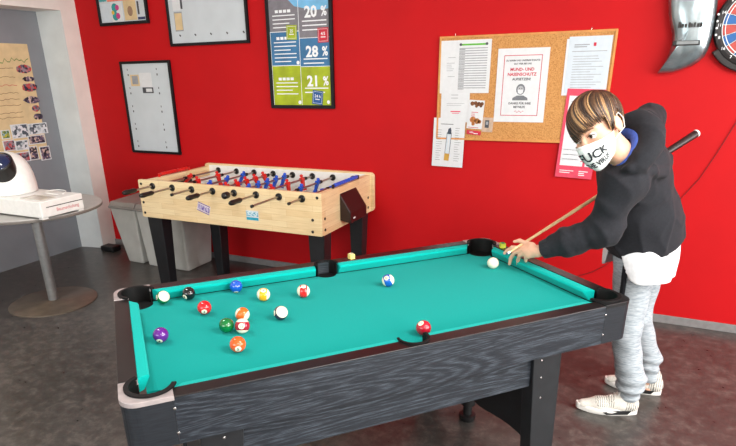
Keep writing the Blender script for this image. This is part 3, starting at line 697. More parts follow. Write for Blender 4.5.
# B: big whiteboard-like sheet
t, w_, h_ = framed('picture_frame', 'wide black frame with an almost empty pale sheet at the top of the red wall', -3.607, -2.808, 1.845, 2.62, .022, 'grey_paper')
def scrap(x0, x1, z0, z1, m, d=.0002, n='pasted_scrap'): MB().box((x0, -.0121-d, z0), (x1, -.0119, z1)).build(n, m, t)
for sc_ in ((-.335, -.255, -.12, .14, 'paper', .0004), (-.33, -.245, -.275, -.13, 'ink_light', .0006), (-.255, -.215, -.02, .12, 'ink', .0008), (-.252, -.232, -.11, -.03, 'ink', .0008), (-.325, -.25, -.265, -.14, 'kraft', .001)): scrap(*sc_)
for i in range(5): MB().add([(-.3+.16*i, -.0126, -.306), (-.285+.16*i, -.0126, -.318), (-.278+.16*i, -.0126, -.308), (-.293+.16*i, -.0126, -.296)], [(0, 1, 2, 3)]).build('ink_mark', 'ink', t, recalc=False)
# C: tall narrow frame
t, w_, h_ = framed('picture_frame', 'tall black frame with a pale sheet hanging above the bins', -4.225, -3.645, .949, 1.743, .022, 'grey_paper')
for sc_ in ((-.08, .06, .18, .30, 'paper', .0008), (-.19, -.085, .19, .285, 'kraft', .0006), (-.17, -.1, .205, .275, 'ink_light', .0009), (-.06, .065, .13, .178, 'ink', .0006), (-.02, .05, .14, .168, 'paper', .001)): scrap(*sc_)
for i in range(5):
    for sx in (-.215, .125):
        z = .32-i*.155; scrap(sx, sx+.008, z, z+.016, 'ink', .0004, 'ink_mark'); scrap(sx, sx+.012, z-.045, z-.028, 'ink', .0004, 'ink_mark')
# D: infographic poster with percentages
MT['ig_grey'] = mat('grey_print', (122, 120, 128), .45, var=.05); MT['ig_blue'] = mat('steel_blue_print', (52, 112, 158), .45, var=.08, scale=8); MT['ig_green'] = mat('lime_print', (160, 178, 22), .45, var=.1, scale=8); MT['ig_sky'] = mat('sky_blue_print', (118, 188, 232), .45, var=.08, scale=8); MT['ig_red'] = mat('red_card_print', (196, 30, 54), .45); MT['ig_dblue'] = mat('dark_blue_card_print', (22, 84, 148), .45); MT['ig_white'] = mat('white_print', (236, 240, 244), .5, var=.01)
t, w_, h_ = framed('picture_frame', 'black framed poster in grey, blue and green with large white percentages', -2.64, -2.073, 1.357, 2.42, .026, 'ig_white')
q = MB(); zz = h_
b0, b1, b2 = -h_, -.227, -.028
quad(q, -w_, 0, b0, b1+.010, -.0124, 2); quad(q, 0, w_, b0, b1, -.0124, 2)
quad(q, -w_, 0, b1+.010, b2+.049, -.0126, 1); quad(q, .0, w_, b1, b2, -.0126, 1)
quad(q, -w_, 0, b2+.049, h_, -.0124, 0); quad(q, 0, w_, b2, h_, -.0124, 0)
q.add([(-w_*.45, -.0127, h_), (-w_*.38, -.0127, .25), (-w_*.12, -.0127, .19), (.13, -.0127, .155), (w_, -.0127, .16), (w_, -.0127, h_)], [tuple(range(6))], 3)
for z0 in (b1, b2): quad(q, 0, w_, z0-.002, z0+.002, -.0128, 4)
for z0 in (b1+.010, b2+.05): quad(q, -w_, 0, z0-.002, z0+.003, -.0128, 4)
quad(q, -.002, .002, b0, h_, -.0128, 4); quad(q, -w_, -w_+.004, b0, b2+.049, -.0128, 4)
for tx_, z0 in (('20', .112), ('28', -.158), ('21', -.366)):
    letter(q, tx_, .105, lambda a, b: (.105+a, -.0132, z0+b), 4, bold=.035); letter(q, '%', .088, lambda a, b: (.215+a, -.0132, z0+.006+b), 4, wide=.8, bold=.03)
for z0, n in ((.082, 3), (-.178, 2), (-.386, 2)):
    for i in range(n): quad(q, .03, .235-.03*(i == n-1), z0-i*.03, z0-i*.03+.008, -.013, 4)
for z0, n in ((.13, 4), (-.055, 6), (-.345, 4)):
    for i in range(n): quad(q, -w_+.03, -.03-.05*(i % 3 == 2), z0-i*.027, z0-i*.027+.007, -.013, 4)
    for i in range(4): quad(q, -w_+.055+i*.036, -w_+.083+i*.036, z0+.022, z0+.042, -.013, 4)
for cx, cz in ((-.02, b1+.03), (-.02, b0+.02), (w_-.025, b0+.022)): q.add([(cx+.014*math.cos(k*PI/6), -.0131, cz+.014*math.sin(k*PI/6)) for k in range(12)], [tuple(range(12))], 4)
q.build('print', ['ig_grey', 'ig_blue', 'ig_green', 'ig_sky', 'ig_white'], t, recalc=False)
for x, z, r_, m in ((-.064, .015, -.03, 'ig_green'), (.205, -.014, .0, 'ig_red'), (.14, -.45, -.12, 'ig_dblue')):
    q = MB(); c_, s_ = math.cos(r_), math.sin(r_)
    fn = lambda a, b, h: (x+a*c_-b*s_, -.0132-h, z+a*s_+b*c_)
    q.prism([(-.045, -.05), (.045, -.05), (.045, .05), (-.045, .05)], 0, .002, fn, 0)
    for e0, e1, f0, f1 in ((-.038, .038, .04, .042), (-.038, .038, -.042, -.04), (-.038, -.036, -.042, .042), (.036, .038, -.042, .042)): q.add([fn(e0, f0, .0024), fn(e1, f0, .0024), fn(e1, f1, .0024), fn(e0, f1, .0024)], [(0, 1, 2, 3)], 1)
    letter(q, {'ig_green': '25', 'ig_red': '4/5', 'ig_dblue': '24 h'}[m], .03, lambda a, b: fn(a, b, .0025), 1)
    q.add([fn(-.02, -.016, .0024), fn(.02, -.016, .0024), fn(.02, -.01, .0024), fn(-.02, -.01, .0024)], [(0, 1, 2, 3)], 1)
    q.build('card', [m, 'ig_white'], t, recalc=False)

# cork board and its papers
cb = thing('cork_board', 'cork notice board with a pale wooden edge behind the person', 'notice board', (-.7105, D, 1.4915))
MB().box((-.54, -.012, -.325), (.54, -.001, .325)).build('cork_sheet', 'cork', cb)
q = MB(); a, b, f_ = .5495, .3355, .013
q.box((-a, -.018, -b), (a, -.001, -b+f_)); q.box((-a, -.018, b-f_), (a, -.001, b)); q.box((-a, -.018, -b+f_), (-a+f_, -.001, b-f_)); q.box((a-f_, -.018, -b+f_), (a, -.001, b-f_))
q.build('frame', 'cork_frame', cb, bevel=.002)
for x in (-.445, .40): MB().tube([(x, -.006, b-.002), (x, -.006, b+.010), (x+.003, -.003, b+.015)], .0018, 8).build('hook', 'chrome', cb)
def sheet(name, label, cat, x, z, w_, h_, rot, layer, m, prints, mats, grp='papers on the cork board'):
    """paper centred at x, z on the board; prints: callables drawing onto it"""
    t = thing(name, label, cat, (x, D-.0126-layer*.0013, z), 0, grp); t.rotation_euler = (0, -rot, 0)
    MB().box((-w_/2, -.001, -h_/2), (w_/2, 0, h_/2)).build('sheet', m, t)
    if prints:
        q = MB(); prints(q); q.build('print', mats, t, recalc=False)
    return t
E1 = -.0014
def lines(q, x0, x1, z0, n, dz, th, mi, jit=.0, seed=1):
    r_ = random.Random(seed)
    for i in range(n): quad(q, x0, x1-r_.random()*jit, z0-i*dz, z0-i*dz+th, E1, mi)
def pA(q):
    lines(q, .0, .05, .06, 1, .01, .003, 0); lines(q, -.01, .05, .025, 5, .012, .003, 1, .03); lines(q, .0, .05, -.06, 1, .1, .003, 0)
sheet('paper_sheet', 'plain white paper at the top left of the cork board, half under the green-headed list', 'paper', -1.195, 1.633, .128, .334, 0, 1, 'paper', pA, ['ink_light', 'ink_light'])
def pB(q):
    quad(q, -.095, .09, .132, .143, E1, 1)
    for i in range(17):
        z = .112-i*.0155; quad(q, -.1, .09, z, z+.0055, E1, 0); quad(q, -.1, -.06, z-.006, z-.003, E1, 2)
    for x in (-.092, .082): q.add([(x+.009*math.cos(k*PI/5), E1-.001, .139+.009*math.sin(k*PI/5)) for k in range(10)], [tuple(range(10))], 3)
sheet('paper_sheet', 'white list with a green heading bar near the top left of the cork board', 'paper', -1.02, 1.634, .226, .333, 0, 2, 'paper', pB, ['ink_light', 'ink_green2', 'ink', 'ink'])
def pC(q):
    lines(q, -.06, .07, .02, 2, .012, .002, 0, .03); quad(q, -.03, .04, -.035, -.028, E1, 1); quad(q, -.02, .03, -.045, -.041, E1, 1); lines(q, -.03, .02, .075, 2, .02, .004, 0)
sheet('paper_sheet', 'white letter with a small pink signature under the two upper left papers', 'paper', -1.134, 1.378, .2, .205, 0, 0.4, 'paper', pC, ['ink_light', 'ink_pink'])
MT['brown_print'] = mat('biscuit_print', (168, 104, 48), .6, var=.3, scale=60); MT['dk_brown'] = mat('cone_print', (104, 62, 30), .6, var=.4, scale=60)
def disc(q, x, z, r_, mi, e=E1, sx=1):
    q.add([(x+r_*sx*math.cos(k*PI/8), e, z+r_*math.sin(k*PI/8)) for k in range(16)], [tuple(range(16))], mi)
def pD(q):
    for x, z, r_ in ((-.03, .07, .014), (-.008, .074, .013), (.015, .07, .014), (.036, .072, .012), (.0, .055, .01), (.03, .058, .01)): disc(q, x, z, r_, 1)
    for x, z, r_ in ((-.015, -.035, .021), (.015, -.042, .019), (.032, -.045, .013), (-.01, -.062, .012)): disc(q, x, z, r_, 0)
    lines(q, -.03, .02, .012, 3, .012, .004, 2, .03); quad(q, -.045, .03, -.088, -.084, E1, 2)
sheet('flyer', 'narrow white flyer with brown biscuit and cone pictures', 'flyer', -.986, 1.328, .106, .188, -.06, 2.6, 'paper', pD, ['brown_print', 'dk_brown', 'ink_red'])
def pE(q): letter(q, 'Info', .018, lambda a, b: (a-.015, E1, b-.004), 0); quad(q, .0, .03, -.008, -.002, E1, 0)
sheet('card', 'small red card tucked below the biscuit flyer', 'card', -.992, 1.208, .1, .028, -.08, 3.4, 'ink_red', pE, ['paper'])
def pF(q):
    quad(q, -.018, .01, -.02, .03, E1, 0); quad(q, -.012, .004, .0, .02, E1-.0003, 1)
sheet('plastic_sleeve', 'small greyish clear sleeve right of the biscuit flyer', 'sleeve', -.9, 1.262, .075, .095, -.04, 1.6, mat('greyish_clear_sleeve', (186, 160, 138), .25, var=.08), pF, ['ink', 'ink_light'])
def pG(q):
    lines(q, -.09, -.045, .085, 14, .016, .002, 0, .02, 3); lines(q, .045, .09, .1, 15, .016, .002, 0, .02, 5); lines(q, -.06, .03, .125, 1, .01, .004, 0)
    c_, s_ = math.cos(-.06), math.sin(-.06)
    def R(a, b): return (a*c_-b*s_, E1-.0002, a*s_+b*c_)
    for p, mi in (([(-.018, -.09), (.018, -.09), (.018, .07), (-.018, .07)], 0), ([(-.0145, -.088), (.0145, -.088), (.0145, .067), (-.0145, .067)], 3), ([(-.018, -.125), (.018, -.125), (.018, -.075), (-.018, -.075)], 2), ([(-.014, .06), (.014, .06), (.014, .085), (.006, .105), (-.01, .095)], 1)):
        q.add([(x, y-.00015*(mi == 3)-.0003*(mi in (1, 2)), z) for x, y, z in [R(*v) for v in p]], [tuple(range(len(p)))], mi)
    quad(q, -.004, .006, -.05, .05, E1-.0006, 4)
sheet('paper_sheet', 'white sheet with a drawing of a pen-shaped tube hanging below the cork board corner', 'paper', -1.17, 1.134, .227, .336, -.02, 3.2, 'paper', pG, ['ink', mat('slate_print', (58, 68, 84), .6), mat('gold_print', (196, 152, 60), .6), 'paper_blue', 'paper'])
# mouth-and-nose cover notice
def pH(q):
    for x0, x1, z0, z1 in ((-.12, .12, .183, .187), (-.12, .12, -.187, -.183), (-.12, -.116, -.187, .187), (.116, .12, -.187, .187)): quad(q, x0, x1, z0, z1, E1, 0)
    for s, sz, z, mi in (('ZU IHREM UND UNSEREM SCHUTZ', .0135, .150, 1), ('GILT HIER BEI UNS', .0135, .130, 1), ('MUND- UND', .026, .092, 0), ('NASENSCHUTZ', .026, .062, 0), ('AUFSETZEN!', .021, .034, 1), ('DANKE FÜR IHRE', .0185, -.115, 1), ('MITHILFE', .0185, -.138, 1)):
        letter(q, s, sz, lambda a, b: (a, E1, z+b), mi, bold=.035)
    pts = [(-.03+.06*k/8, E1, -.163+.006*math.sin(k*1.9)) for k in range(9)]
    for a, b in zip(pts, pts[1:]): q.add([a, b, (b[0], b[1], b[2]+.003), (a[0], a[1], a[2]+.003)], [(0, 1, 2, 3)], 0)
    # head with a mask
    disc(q, 0, -.022, .034, 2, E1, .85); q.add([(-.05, E1, -.09), (.05, E1, -.09), (.048, E1, -.075), (.02, E1, -.06), (-.02, E1, -.06), (-.048, E1, -.075)], [tuple(range(6))], 2)
    disc(q, 0, -.022, .022, 3, E1-.0003, .9); q.add([(-.018, E1-.0006, -.024), (.018, E1-.0006, -.024), (.016, E1-.0006, -.043), (0, E1-.0006, -.052), (-.016, E1-.0006, -.043)], [tuple(range(5))], 4)
    for x in (-.008, .008): disc(q, x, -.016, .003, 1, E1-.0006)
sheet('notice', 'white notice with a red border, German mask rule and a grey masked head', 'notice', -.699, 1.511, .324, .456, .0, 1, 'paper', pH, ['ink_red', 'ink', mat('head_grey_print', (112, 116, 122), .6), mat('face_grey_print', (168, 170, 174), .6), 'paper'])
def pI(q):
    lines(q, -.09, .0, .115, 2, .012, .006, 0, .02); quad(q, .02, .035, .108, .128, E1, 1); quad(q, -.1, .1, .078, .082, E1, 0)
    lines(q, -.09, .09, .05, 13, .015, .003, 2, .08, 9)
for i, (dx, dz, lab) in enumerate(((-.014, -.012, 'white sheet mostly hidden behind the top right list'), (0, 0, 'white printed list at the top right of the cork board'))):
    sheet('paper_sheet', lab, 'paper', -.306+dx, 1.628+dz, .246, .33, 0, 1+i, 'paper' if i == 0 else 'paper_blue', pI if i else None, ['ink_light', 'ink_red', 'ink_light'])
def pJ(q):
    quad(q, -.095, .088, -.2, .235, E1, 0); lines(q, -.08, .07, .20, 1, .02, .004, 1)
    lines(q, -.085, .06, -.1, 3, .03, .003, 1, .05); quad(q, .045, .06, -.21, -.07, E1-.0003, 2); quad(q, .03, .088, -.17, -.165, E1-.0003, 2)
    lines(q, -.09, .0, -.235, 2, .013, .005, 0, .03); lines(q, .03, .09, -.235, 3, .012, .006, 0, .03)
sheet('flyer', 'red and white flyer hanging half hidden behind the head', 'flyer', -.303, 1.212, .228, .555, -.035, 3.4, 'ink_pink', lambda q: ([q.add([(x, E1-.0002*(mi == 1)-.0004*(mi == 2), z) for x, _, z in v], [(0, 1, 2, 3)], mi) for v, mi in J_]), ['paper', 'ink_light', 'ink_pink']) if False else sheet('flyer', 'red and white flyer hanging half hidden behind the head', 'flyer', -.303, 1.212, .228, .555, -.035, 3.4, 'ink_pink', pJ, ['paper', 'ink_light', 'ink_pink'])

# silver panel and dartboard
sil = thing('silver_panel', 'curved polished silver panel with a pointed lower tip left of the dartboard', 'wall panel', (.21, D, 1.75))
S = [(.084, 1.573), (.162, 1.578), (.205, 1.592), (.248, 1.611), (.282, 1.635), (.307, 1.662), (.320, 1.70), (.327, 1.76), (.327, 1.85), (.322, 1.95), (.312, 2.04), (.29, 2.12), (.18, 2.16), (.10, 2.12), (.083, 2.05), (.080, 1.965), (.09, 1.903), (.11, 1.834), (.127, 1.79), (.134, 1.74), (.131, 1.70), (.116, 1.636)]
S = [(x-.21, z-1.75) for x, z in S]
q = MB(); cx, cz = 0.0, .06; n = len(S)
rings = [(1, 0), (1, .035), (.96, .05), (.82, .068), (.55, .082), (.25, .088)]
vs = []
for sc_, h_ in rings: vs += [(cx+(x-cx)*sc_, -h_, cz+(z-cz)*sc_) for x, z in S]
vs.append((cx, -.089, cz)); fs = []
for j in range(len(rings)-1):
    for i in range(n): fs.append((j*n+i, j*n+(i+1) % n, (j+1)*n+(i+1) % n, (j+1)*n+i))
fs += [((len(rings)-1)*n+i, (len(rings)-1)*n+(i+1) % n, len(vs)-1) for i in range(n)]+[tuple(range(n-1, -1, -1))]
q.add(vs, fs); so = q.build('shell', 'silver', sil, smooth=True, ang=.9)
q = MB(); q.tube([(x*1.012, -.004, z*1.012+.0) for x, z in S[3:10]], .003, 8); q.build('edge_trim', 'black_plastic', sil, smooth=True)
MB().box((-.074, -.094, -.03), (.062, -.06, -.004)).build('slot', 'black_plastic', sil, bevel=.003)
MB().box((-.055, -.0965, -.025), (.052, -.09, -.006)).build('slot_plate', mat('grey_slot_plate', (128, 134, 136), .35, metal=.5), sil, bevel=.002)
q = MB()
for i, (dx, hh) in enumerate(((-.062, .03), (-.046, .02), (-.03, .02), (-.012, .026), (.0, .02), (.014, .026), (.03, .02), (.046, .024))): q.box((dx, -.0945, .062), (dx+.011, -.088, .062+hh))
q.build('dark_lettering', 'black_plastic', sil)
DX, DZ = .556, 1.82
db = thing('dartboard', 'round black dartboard with red and blue segments cut by the right picture edge', 'dartboard', (DX, D, DZ))
MB().lathe([(0, 0), (.228, 0), (.228, .02), (.227, .035), (.221, .046), (.205, .05), (.2, .046), (0, .044)], n=72, axis='y').build('housing', 'dart_black', db, smooth=True, ang=.5)
q = MB()
for k in range(20):
    a0, a1 = (k-.5)*PI/10+PI/20, (k+.5)*PI/10+PI/20
    for r0, r1, fl in ((.02, .10, 0), (.104, .112, 0), (.116, .172, 0), (.176, .186, 0)):
        aa = [a0+.02+(a1-a0-.04)*t/4 for t in range(5)]
        vs = [(r0*math.cos(t), -.048, r0*math.sin(t)) for t in aa]+[(r1*math.cos(t), -.048, r1*math.sin(t)) for t in aa]
        q.add(vs, [(i, i+1, 6+i, 5+i) for i in range(4)], (k+fl) % 2)
q.build('segments', ['dart_red', 'dart_blue'], db, recalc=False)
q = MB()
for r_ in (.102, .114, .174, .189): q.tube([(r_*math.cos(2*PI*i/72), -.048, r_*math.sin(2*PI*i/72)) for i in range(73)], .0022, 6, cap=False)
for k in range(20):
    a = (k+.5)*PI/10+PI/20; q.tube([(.02*math.cos(a), -.048, .02*math.sin(a)), (.188*math.cos(a), -.048, .188*math.sin(a))], .0014, 6)
q.build('wires', 'ig_white', db, smooth=True)
q = MB()
for k, s in enumerate((6, 13, 4, 18, 1, 20, 5, 12, 9, 14, 11, 8, 16, 7, 19, 3, 17, 2, 15, 10)):
    a = k*PI/10; letter(q, str(s), .022, lambda x, z: (.204*math.cos(a)+x, -.0508, .204*math.sin(a)+z-.008), 0)
q.build('numbers', 'ig_white', db, recalc=False)
MB().lathe([(.02, .044), (.02, .052), (.008, .054), (0, .054)], n=24, axis='y').build('bullseye', 'dart_red', db, smooth=True)
# lower left speaker bulge of the housing and the hanging cable
q = MB(); q.prism(arc(0, 0, .255, 213, 300, 24)+arc(0, 0, .205, 300, 213, 24), 0, .04, lambda a, b, h: (a, -h, b)); q.build('outer_shell', 'dart_black', db, bevel=.006)
for k in range(4): MB().tube([(-.219*math.cos(.1+.05*k), -.046, .219*math.sin(.25-.16*k)), (-.219*math.cos(.1+.05*k), -.050, .219*math.sin(.25-.16*k))], .006, 8).build('button', 'ig_white', db)
cpts = [(.60, D-.008, 1.56), (.585, D-.007, 1.45), (.531, D-.006, 1.291), (.47, D-.005, 1.12), (.409, D-.005, .97), (.339, D-.005, .855), (.22, D-.005, .66), (.09, D-.005, .49), (-.043, D-.005, .351), (-.11, D-.005, .30), (-.196, D-.005, .258), (-.33, D-.005, .20), (-.45, D-.005, .14), (-.52, D-.014, .062)]
tag(MB().tube(cpts, .0022, 6).build('cable', 'red_cable', smooth=True) if 'red_cable' in MT else MB().tube(cpts, .0022, 6).build('cable', mat('dark_red_cable', (96, 8, 10), .5), smooth=True), 'thin dark cable running down the red wall from the dartboard', 'cable')
#PART4
# ------------------------------------------------------------------ person: signed-distance shapes meshed by surface nets
def V3(*a): return np.array(a, float)
class Sdf:
    """smooth union / subtraction of rounded shapes, evaluated on (N,3) points"""
    def __init__(s): s.ops = []
    def cap(s, a, b, ra, rb=None, k=.01, sub=False):
        s.ops.append(('c', np.array(a, float), np.array(b, float), ra, ra if rb is None else rb, k, sub)); return s
    def ell(s, c, r, k=.01, R=None, sub=False):
        s.ops.append(('e', np.array(c, float), np.array(r, float), None if R is None else np.array(R, float), 0, k, sub)); return s
    def chain(s, pts, rs, k=.01):
        for i in range(len(pts)-1): s.cap(pts[i], pts[i+1], rs[i], rs[i+1], k)
        return s
    def ev(s, P):
        d = None
        for t, a, b, c, e, k, sub in s.ops:
            if t == 'c':
                ab = b-a; h = np.clip(((P-a)@ab)/max(ab@ab, 1e-12), 0, 1)
                q = np.linalg.norm(P-a-h[:, None]*ab, axis=1)-(c+(e-c)*h)
            else:
                L = P-a
                if c is not None: L = L@c.T
                k0 = np.linalg.norm(L/b, axis=1); k1 = np.linalg.norm(L/(b*b), axis=1)
                q = k0*(k0-1)/np.maximum(k1, 1e-9)
            if d is None: d = q; continue
            if sub:
                h = np.clip(.5-.5*(d+q)/k, 0, 1); d = d*(1-h)+(-q)*h+k*h*(1-h)
            else:
                h = np.clip(.5+.5*(d-q)/k, 0, 1); d = q*h+d*(1-h)-k*h*(1-h)
        return d
def surface_net(fn, lo, hi, res):
    lo = np.array(lo, float); hi = np.array(hi, float); B = 8
    nb = np.ceil((hi-lo)/(res*B)).astype(int)
    I = np.stack(np.meshgrid(*[np.arange(n) for n in nb], indexing='ij'), -1).reshape(-1, 3)
    c = lo+(I+.5)*res*B
    dc = np.concatenate([fn(c[i:i+40000]) for i in range(0, len(c), 40000)])
    I = I[np.abs(dc) < res*B*1.15+.012]
    g = np.stack(np.meshgrid(*[np.arange(B+1)]*3, indexing='ij'), -1).reshape(-1, 3)
    S = nb*B+2
    key = lambda a: (a[..., 0].astype(np.int64)*S[1]+a[..., 1])*S[2]+a[..., 2]
    ckeys, cpts, ek = [], [], [[], [], []]
    off = np.array([[0,0,0],[1,0,0],[0,1,0],[1,1,0],[0,0,1],[1,0,1],[0,1,1],[1,1,1]])
    edges = [(0,1),(2,3),(4,5),(6,7),(0,2),(1,3),(4,6),(5,7),(0,4),(1,5),(2,6),(3,7)]
    for s in range(0, len(I), 400):
        J = I[s:s+400]; G = J[:, None, :]*B+g[None]
        d = fn((lo+G*res).reshape(-1, 3)).reshape(len(J), B+1, B+1, B+1)
        cs = np.stack([d[:, o[0]:B+o[0], o[1]:B+o[1], o[2]:B+o[2]] for o in off], -1)
        ins = cs < 0; act = ins.any(-1) & ~ins.all(-1)
        bi, x, y, z = np.nonzero(act); vals = cs[act]
        acc = np.zeros((len(bi), 3)); cnt = np.zeros(len(bi))
        for a, b in edges:
            m = (vals[:, a] < 0) != (vals[:, b] < 0)
            t = np.where(m, vals[:, a]/np.where(m, vals[:, a]-vals[:, b], 1), 0)
            p = off[a]+(off[b]-off[a])*t[:, None]
            acc += np.where(m[:, None], p, 0); cnt += m
        base = J[bi]*B+np.stack([x, y, z], -1)
        ckeys.append(key(base)); cpts.append(lo+(base+acc/cnt[:, None])*res)
        for ax in range(3):
            sl0 = [slice(None)]+[slice(0, B)]*3; sl1 = list(sl0); sl1[ax+1] = slice(1, B+1)
            a, b = d[tuple(sl0)], d[tuple(sl1)]
            m = (a < 0) != (b < 0)
            bb, x, y, z = np.nonzero(m)
            pb = J[bb]*B+np.stack([x, y, z], -1)
            ek[ax].append(np.concatenate([pb, (a[m] < 0)[:, None]], 1))
    ckeys = np.concatenate(ckeys); cpts = np.concatenate(cpts)
    ckeys, ui = np.unique(ckeys, return_index=True); cpts = cpts[ui]
    faces = []
    for ax in range(3):
        E_ = np.concatenate(ek[ax])
        _, u = np.unique(key(E_[:, :3]), return_index=True); E_ = E_[u]
        o1, o2 = np.zeros(3, int), np.zeros(3, int); o1[(ax+1) % 3] = 1; o2[(ax+2) % 3] = 1
        p = E_[:, :3]; q = np.stack([key(p-o1-o2), key(p-o2), key(p), key(p-o1)], 1)
        idx = np.searchsorted(ckeys, q); idx = np.clip(idx, 0, len(ckeys)-1)
        ok = (ckeys[idx] == q).all(1)
        f = idx[ok]; fl = E_[ok, 3] == 0
        f[fl] = f[fl][:, ::-1]; faces.append(f)
    return cpts, np.concatenate(faces)
def net_obj(name, fn, lo, hi, res, mats, parent, smooth_it=1, mi_fn=None):
    v, f = surface_net(fn, lo, hi, res)
    me = bpy.data.meshes.new(name); me.from_pydata(v.tolist(), [], f.tolist()); me.update()
    for m in (mats if isinstance(mats, list) else [mats]): me.materials.append(MT[m] if isinstance(m, str) else m)
    me.polygons.foreach_set('use_smooth', [True]*len(me.polygons))
    if mi_fn is not None:
        c = v[f].mean(1); me.polygons.foreach_set('material_index', mi_fn(c).astype(int).tolist())
    o = bpy.data.objects.new(name, me); COL.objects.link(o); o.parent = parent
    if smooth_it:
        sm = o.modifiers.new('smooth', 'SMOOTH'); sm.factor = .5; sm.iterations = smooth_it
    return o
def vnoise(P, f, seed=0):
    """cheap smooth noise from summed sines"""
    r_ = np.random.default_rng(seed); s = 0
    for i in range(5):
        w_ = r_.normal(size=3); w_ /= np.linalg.norm(w_); s = s+np.sin(P@w_*f*(.7+.25*i)+r_.uniform(0, 6.28)+1.3*np.sin(P@np.roll(w_, 1)*f*.6))
    return s/5
person = thing('person', 'person in charcoal hoodie and white face mask leaning over the pool table with cue', 'person', (0, 0, 0))
def npv(v): return np.array([v[0], v[1], v[2]], float)
# joints (metres, world)
head = V3(-.118, 2.371, 1.395)
LSH, LEL, LWR = V3(-.012, 2.445, 1.195), V3(-.048, 2.462, .995), V3(-.294, 2.482, .872)
RSH, REL, RHA = V3(.005, 2.735, 1.335), V3(.062, 2.975, 1.395), V3(.128, 2.985, 1.215)
CHEST, PELV, NECK = V3(.028, 2.66, 1.19), V3(.124, 2.84, .845), V3(-.005, 2.505, 1.295)
LHIP, LKN, LAN = V3(.10, 2.755, .80), V3(.10, 2.745, .46), V3(.165, 2.765, .085)
RHIP, RKN, RAN = V3(.15, 2.93, .80), V3(.145, 2.94, .46), V3(.252, 3.012, .09)
# head frame: X towards the wearer's left, Yh forward, Zh up
wv_ = CAMPOS-Vector(head); wv_.normalize()
r_ = Vector((AR.x, AR.y, AR.z)); r_ = (r_-wv_*r_.dot(wv_)).normalized(); u_ = wv_.cross(r_)
HY, HP, HR = math.radians(28), math.radians(27), math.radians(20)
fw = (wv_*math.cos(HY)-r_*math.sin(HY)).normalized(); fw = (fw*math.cos(HP)-u_*math.sin(HP)).normalized()
up0 = (u_-fw*u_.dot(fw)).normalized(); rt0 = fw.cross(up0)
upv = (up0*math.cos(HR)+rt0*math.sin(HR)*(1 if rt0.dot(r_) < 0 else -1)).normalized()
xl = up0.cross(fw); xl = upv.cross(fw)*-1; xl = fw.cross(upv); xl.normalize()
if xl.dot(r_) < 0: xl = -xl
HS = 1.02
RH = np.array([npv(xl), npv(fw), npv(upv)])        # rows: local axes in the world
def h2w(p): return head+np.asarray(p, float)*HS@RH
def w2h(P): return ((P-head)@RH.T)/HS
def head_shapes(s, k=1):
    R = RH
    e = lambda c, r, kk, sub=False: s.ell(h2w(c), np.array(r)*HS, kk, R, sub)
    c = lambda a, b, ra, rb, kk, sub=False: s.cap(h2w(a), h2w(b), ra*HS, rb*HS, kk, sub)
    e((0, -.015, .035), (.073, .091, .086), .01)
    e((0, .022, -.035), (.056, .064, .078), .03)
    c((-.03, .045, -.078), (.03, .045, -.078), .022, .022, .02)
    c((0, .058, -.092), (0, .062, -.096), .02, .018, .02)
    for sx in (-1, 1):
        e((sx*.037, .055, -.025), (.026, .026, .024), .02)
        c((sx*.012, .083, .030), (sx*.045, .066, .030), .009, .008, .014)
    c((0, .084, .018), (0, .101, -.022), .008, .0115, .012)
    c((-.012, .093, -.026), (.012, .093, -.026), .008, .008, .006)
    for sx in (-1, 1): e((sx*.031, .092, .010), (.015, .014, .0105), .008, True)
    c((-.018, .083, -.057), (.018, .083, -.057), .008, .008, .008)
    for sx in (-1, 1):
        e((sx*.075, -.012, -.004), (.008, .021, .032), .008)
        e((sx*.084, -.008, .0), (.006, .012, .02), .004, True)
    return s
body = Sdf(); head_shapes(body)
body.chain([h2w((0, -.03, -.05)), h2w((0, -.045, -.11)), NECK*.6+CHEST*.4], [.045, .044, .06], .02)
body.chain([CHEST, CHEST*.45+PELV*.55, PELV], [.105, .09, .10], .04)
body.chain([LSH, CHEST, RSH], [.05, .08, .05], .05)
body.chain([LSH, LEL, LWR], [.045, .036, .024], .02)
body.chain([RSH, REL, RHA], [.045, .036, .024], .02)
body.chain([LHIP, LKN, LAN+V3(-.002, 0, .11), LAN], [.075, .05, .036, .030], .03); body.chain([RHIP, RKN, RAN+V3(-.01, 0, .12), RAN], [.075, .05, .036, .030], .03)
for A_, d_ in ((LAN, V3(-.97, -.235, 0)), (RAN, V3(-.995, .06, 0))):
    body.cap(A_+V3(0, 0, -.05), A_+d_*.15+V3(0, 0, -.057), .024, .017, .02); body.cap(A_, A_+V3(.012, .0, -.05), .030, .024, .015)
# bridge hand (left) on the table
KN = {'i': V3(-.374, 2.535, .862), 'm': V3(-.366, 2.514, .860), 'r': V3(-.352, 2.497, .852), 'p': V3(-.335, 2.486, .842)}
FI = {'i': [V3(-.418, 2.545, .857), V3(-.440, 2.552, .838), V3(-.453, 2.556, .822)],
      'm': [V3(-.404, 2.530, .838), V3(-.421, 2.548, .805), V3(-.427, 2.560, .771)],
      'r': [V3(-.378, 2.518, .832), V3(-.388, 2.545, .800), V3(-.391, 2.570, .770)],
      'p': [V3(-.348, 2.497, .832), V3(-.349, 2.508, .818), V3(-.350, 2.522, .806)]}
W_ = LWR
body.cap(W_, W_+V3(-.03, .02, -.004), .024, .022, .012)
for kf, r0 in (('i', .0115), ('m', .0115), ('r', .011), ('p', .0105)):
    st = W_+(KN[kf]-W_)*.3
    body.cap(st, KN[kf], .016, r0, .014)
    P0 = [KN[kf]]+FI[kf]; rr0 = [r0*.93, r0*.82, r0*.74, r0*.62]
    for a in range(3): body.cap(P0[a], P0[a+1], rr0[a], rr0[a+1], .003)
TH = [W_+V3(-.035, .03, .012), V3(-.352, 2.535, .884), V3(-.388, 2.546, .892), V3(-.412, 2.548, .884)]
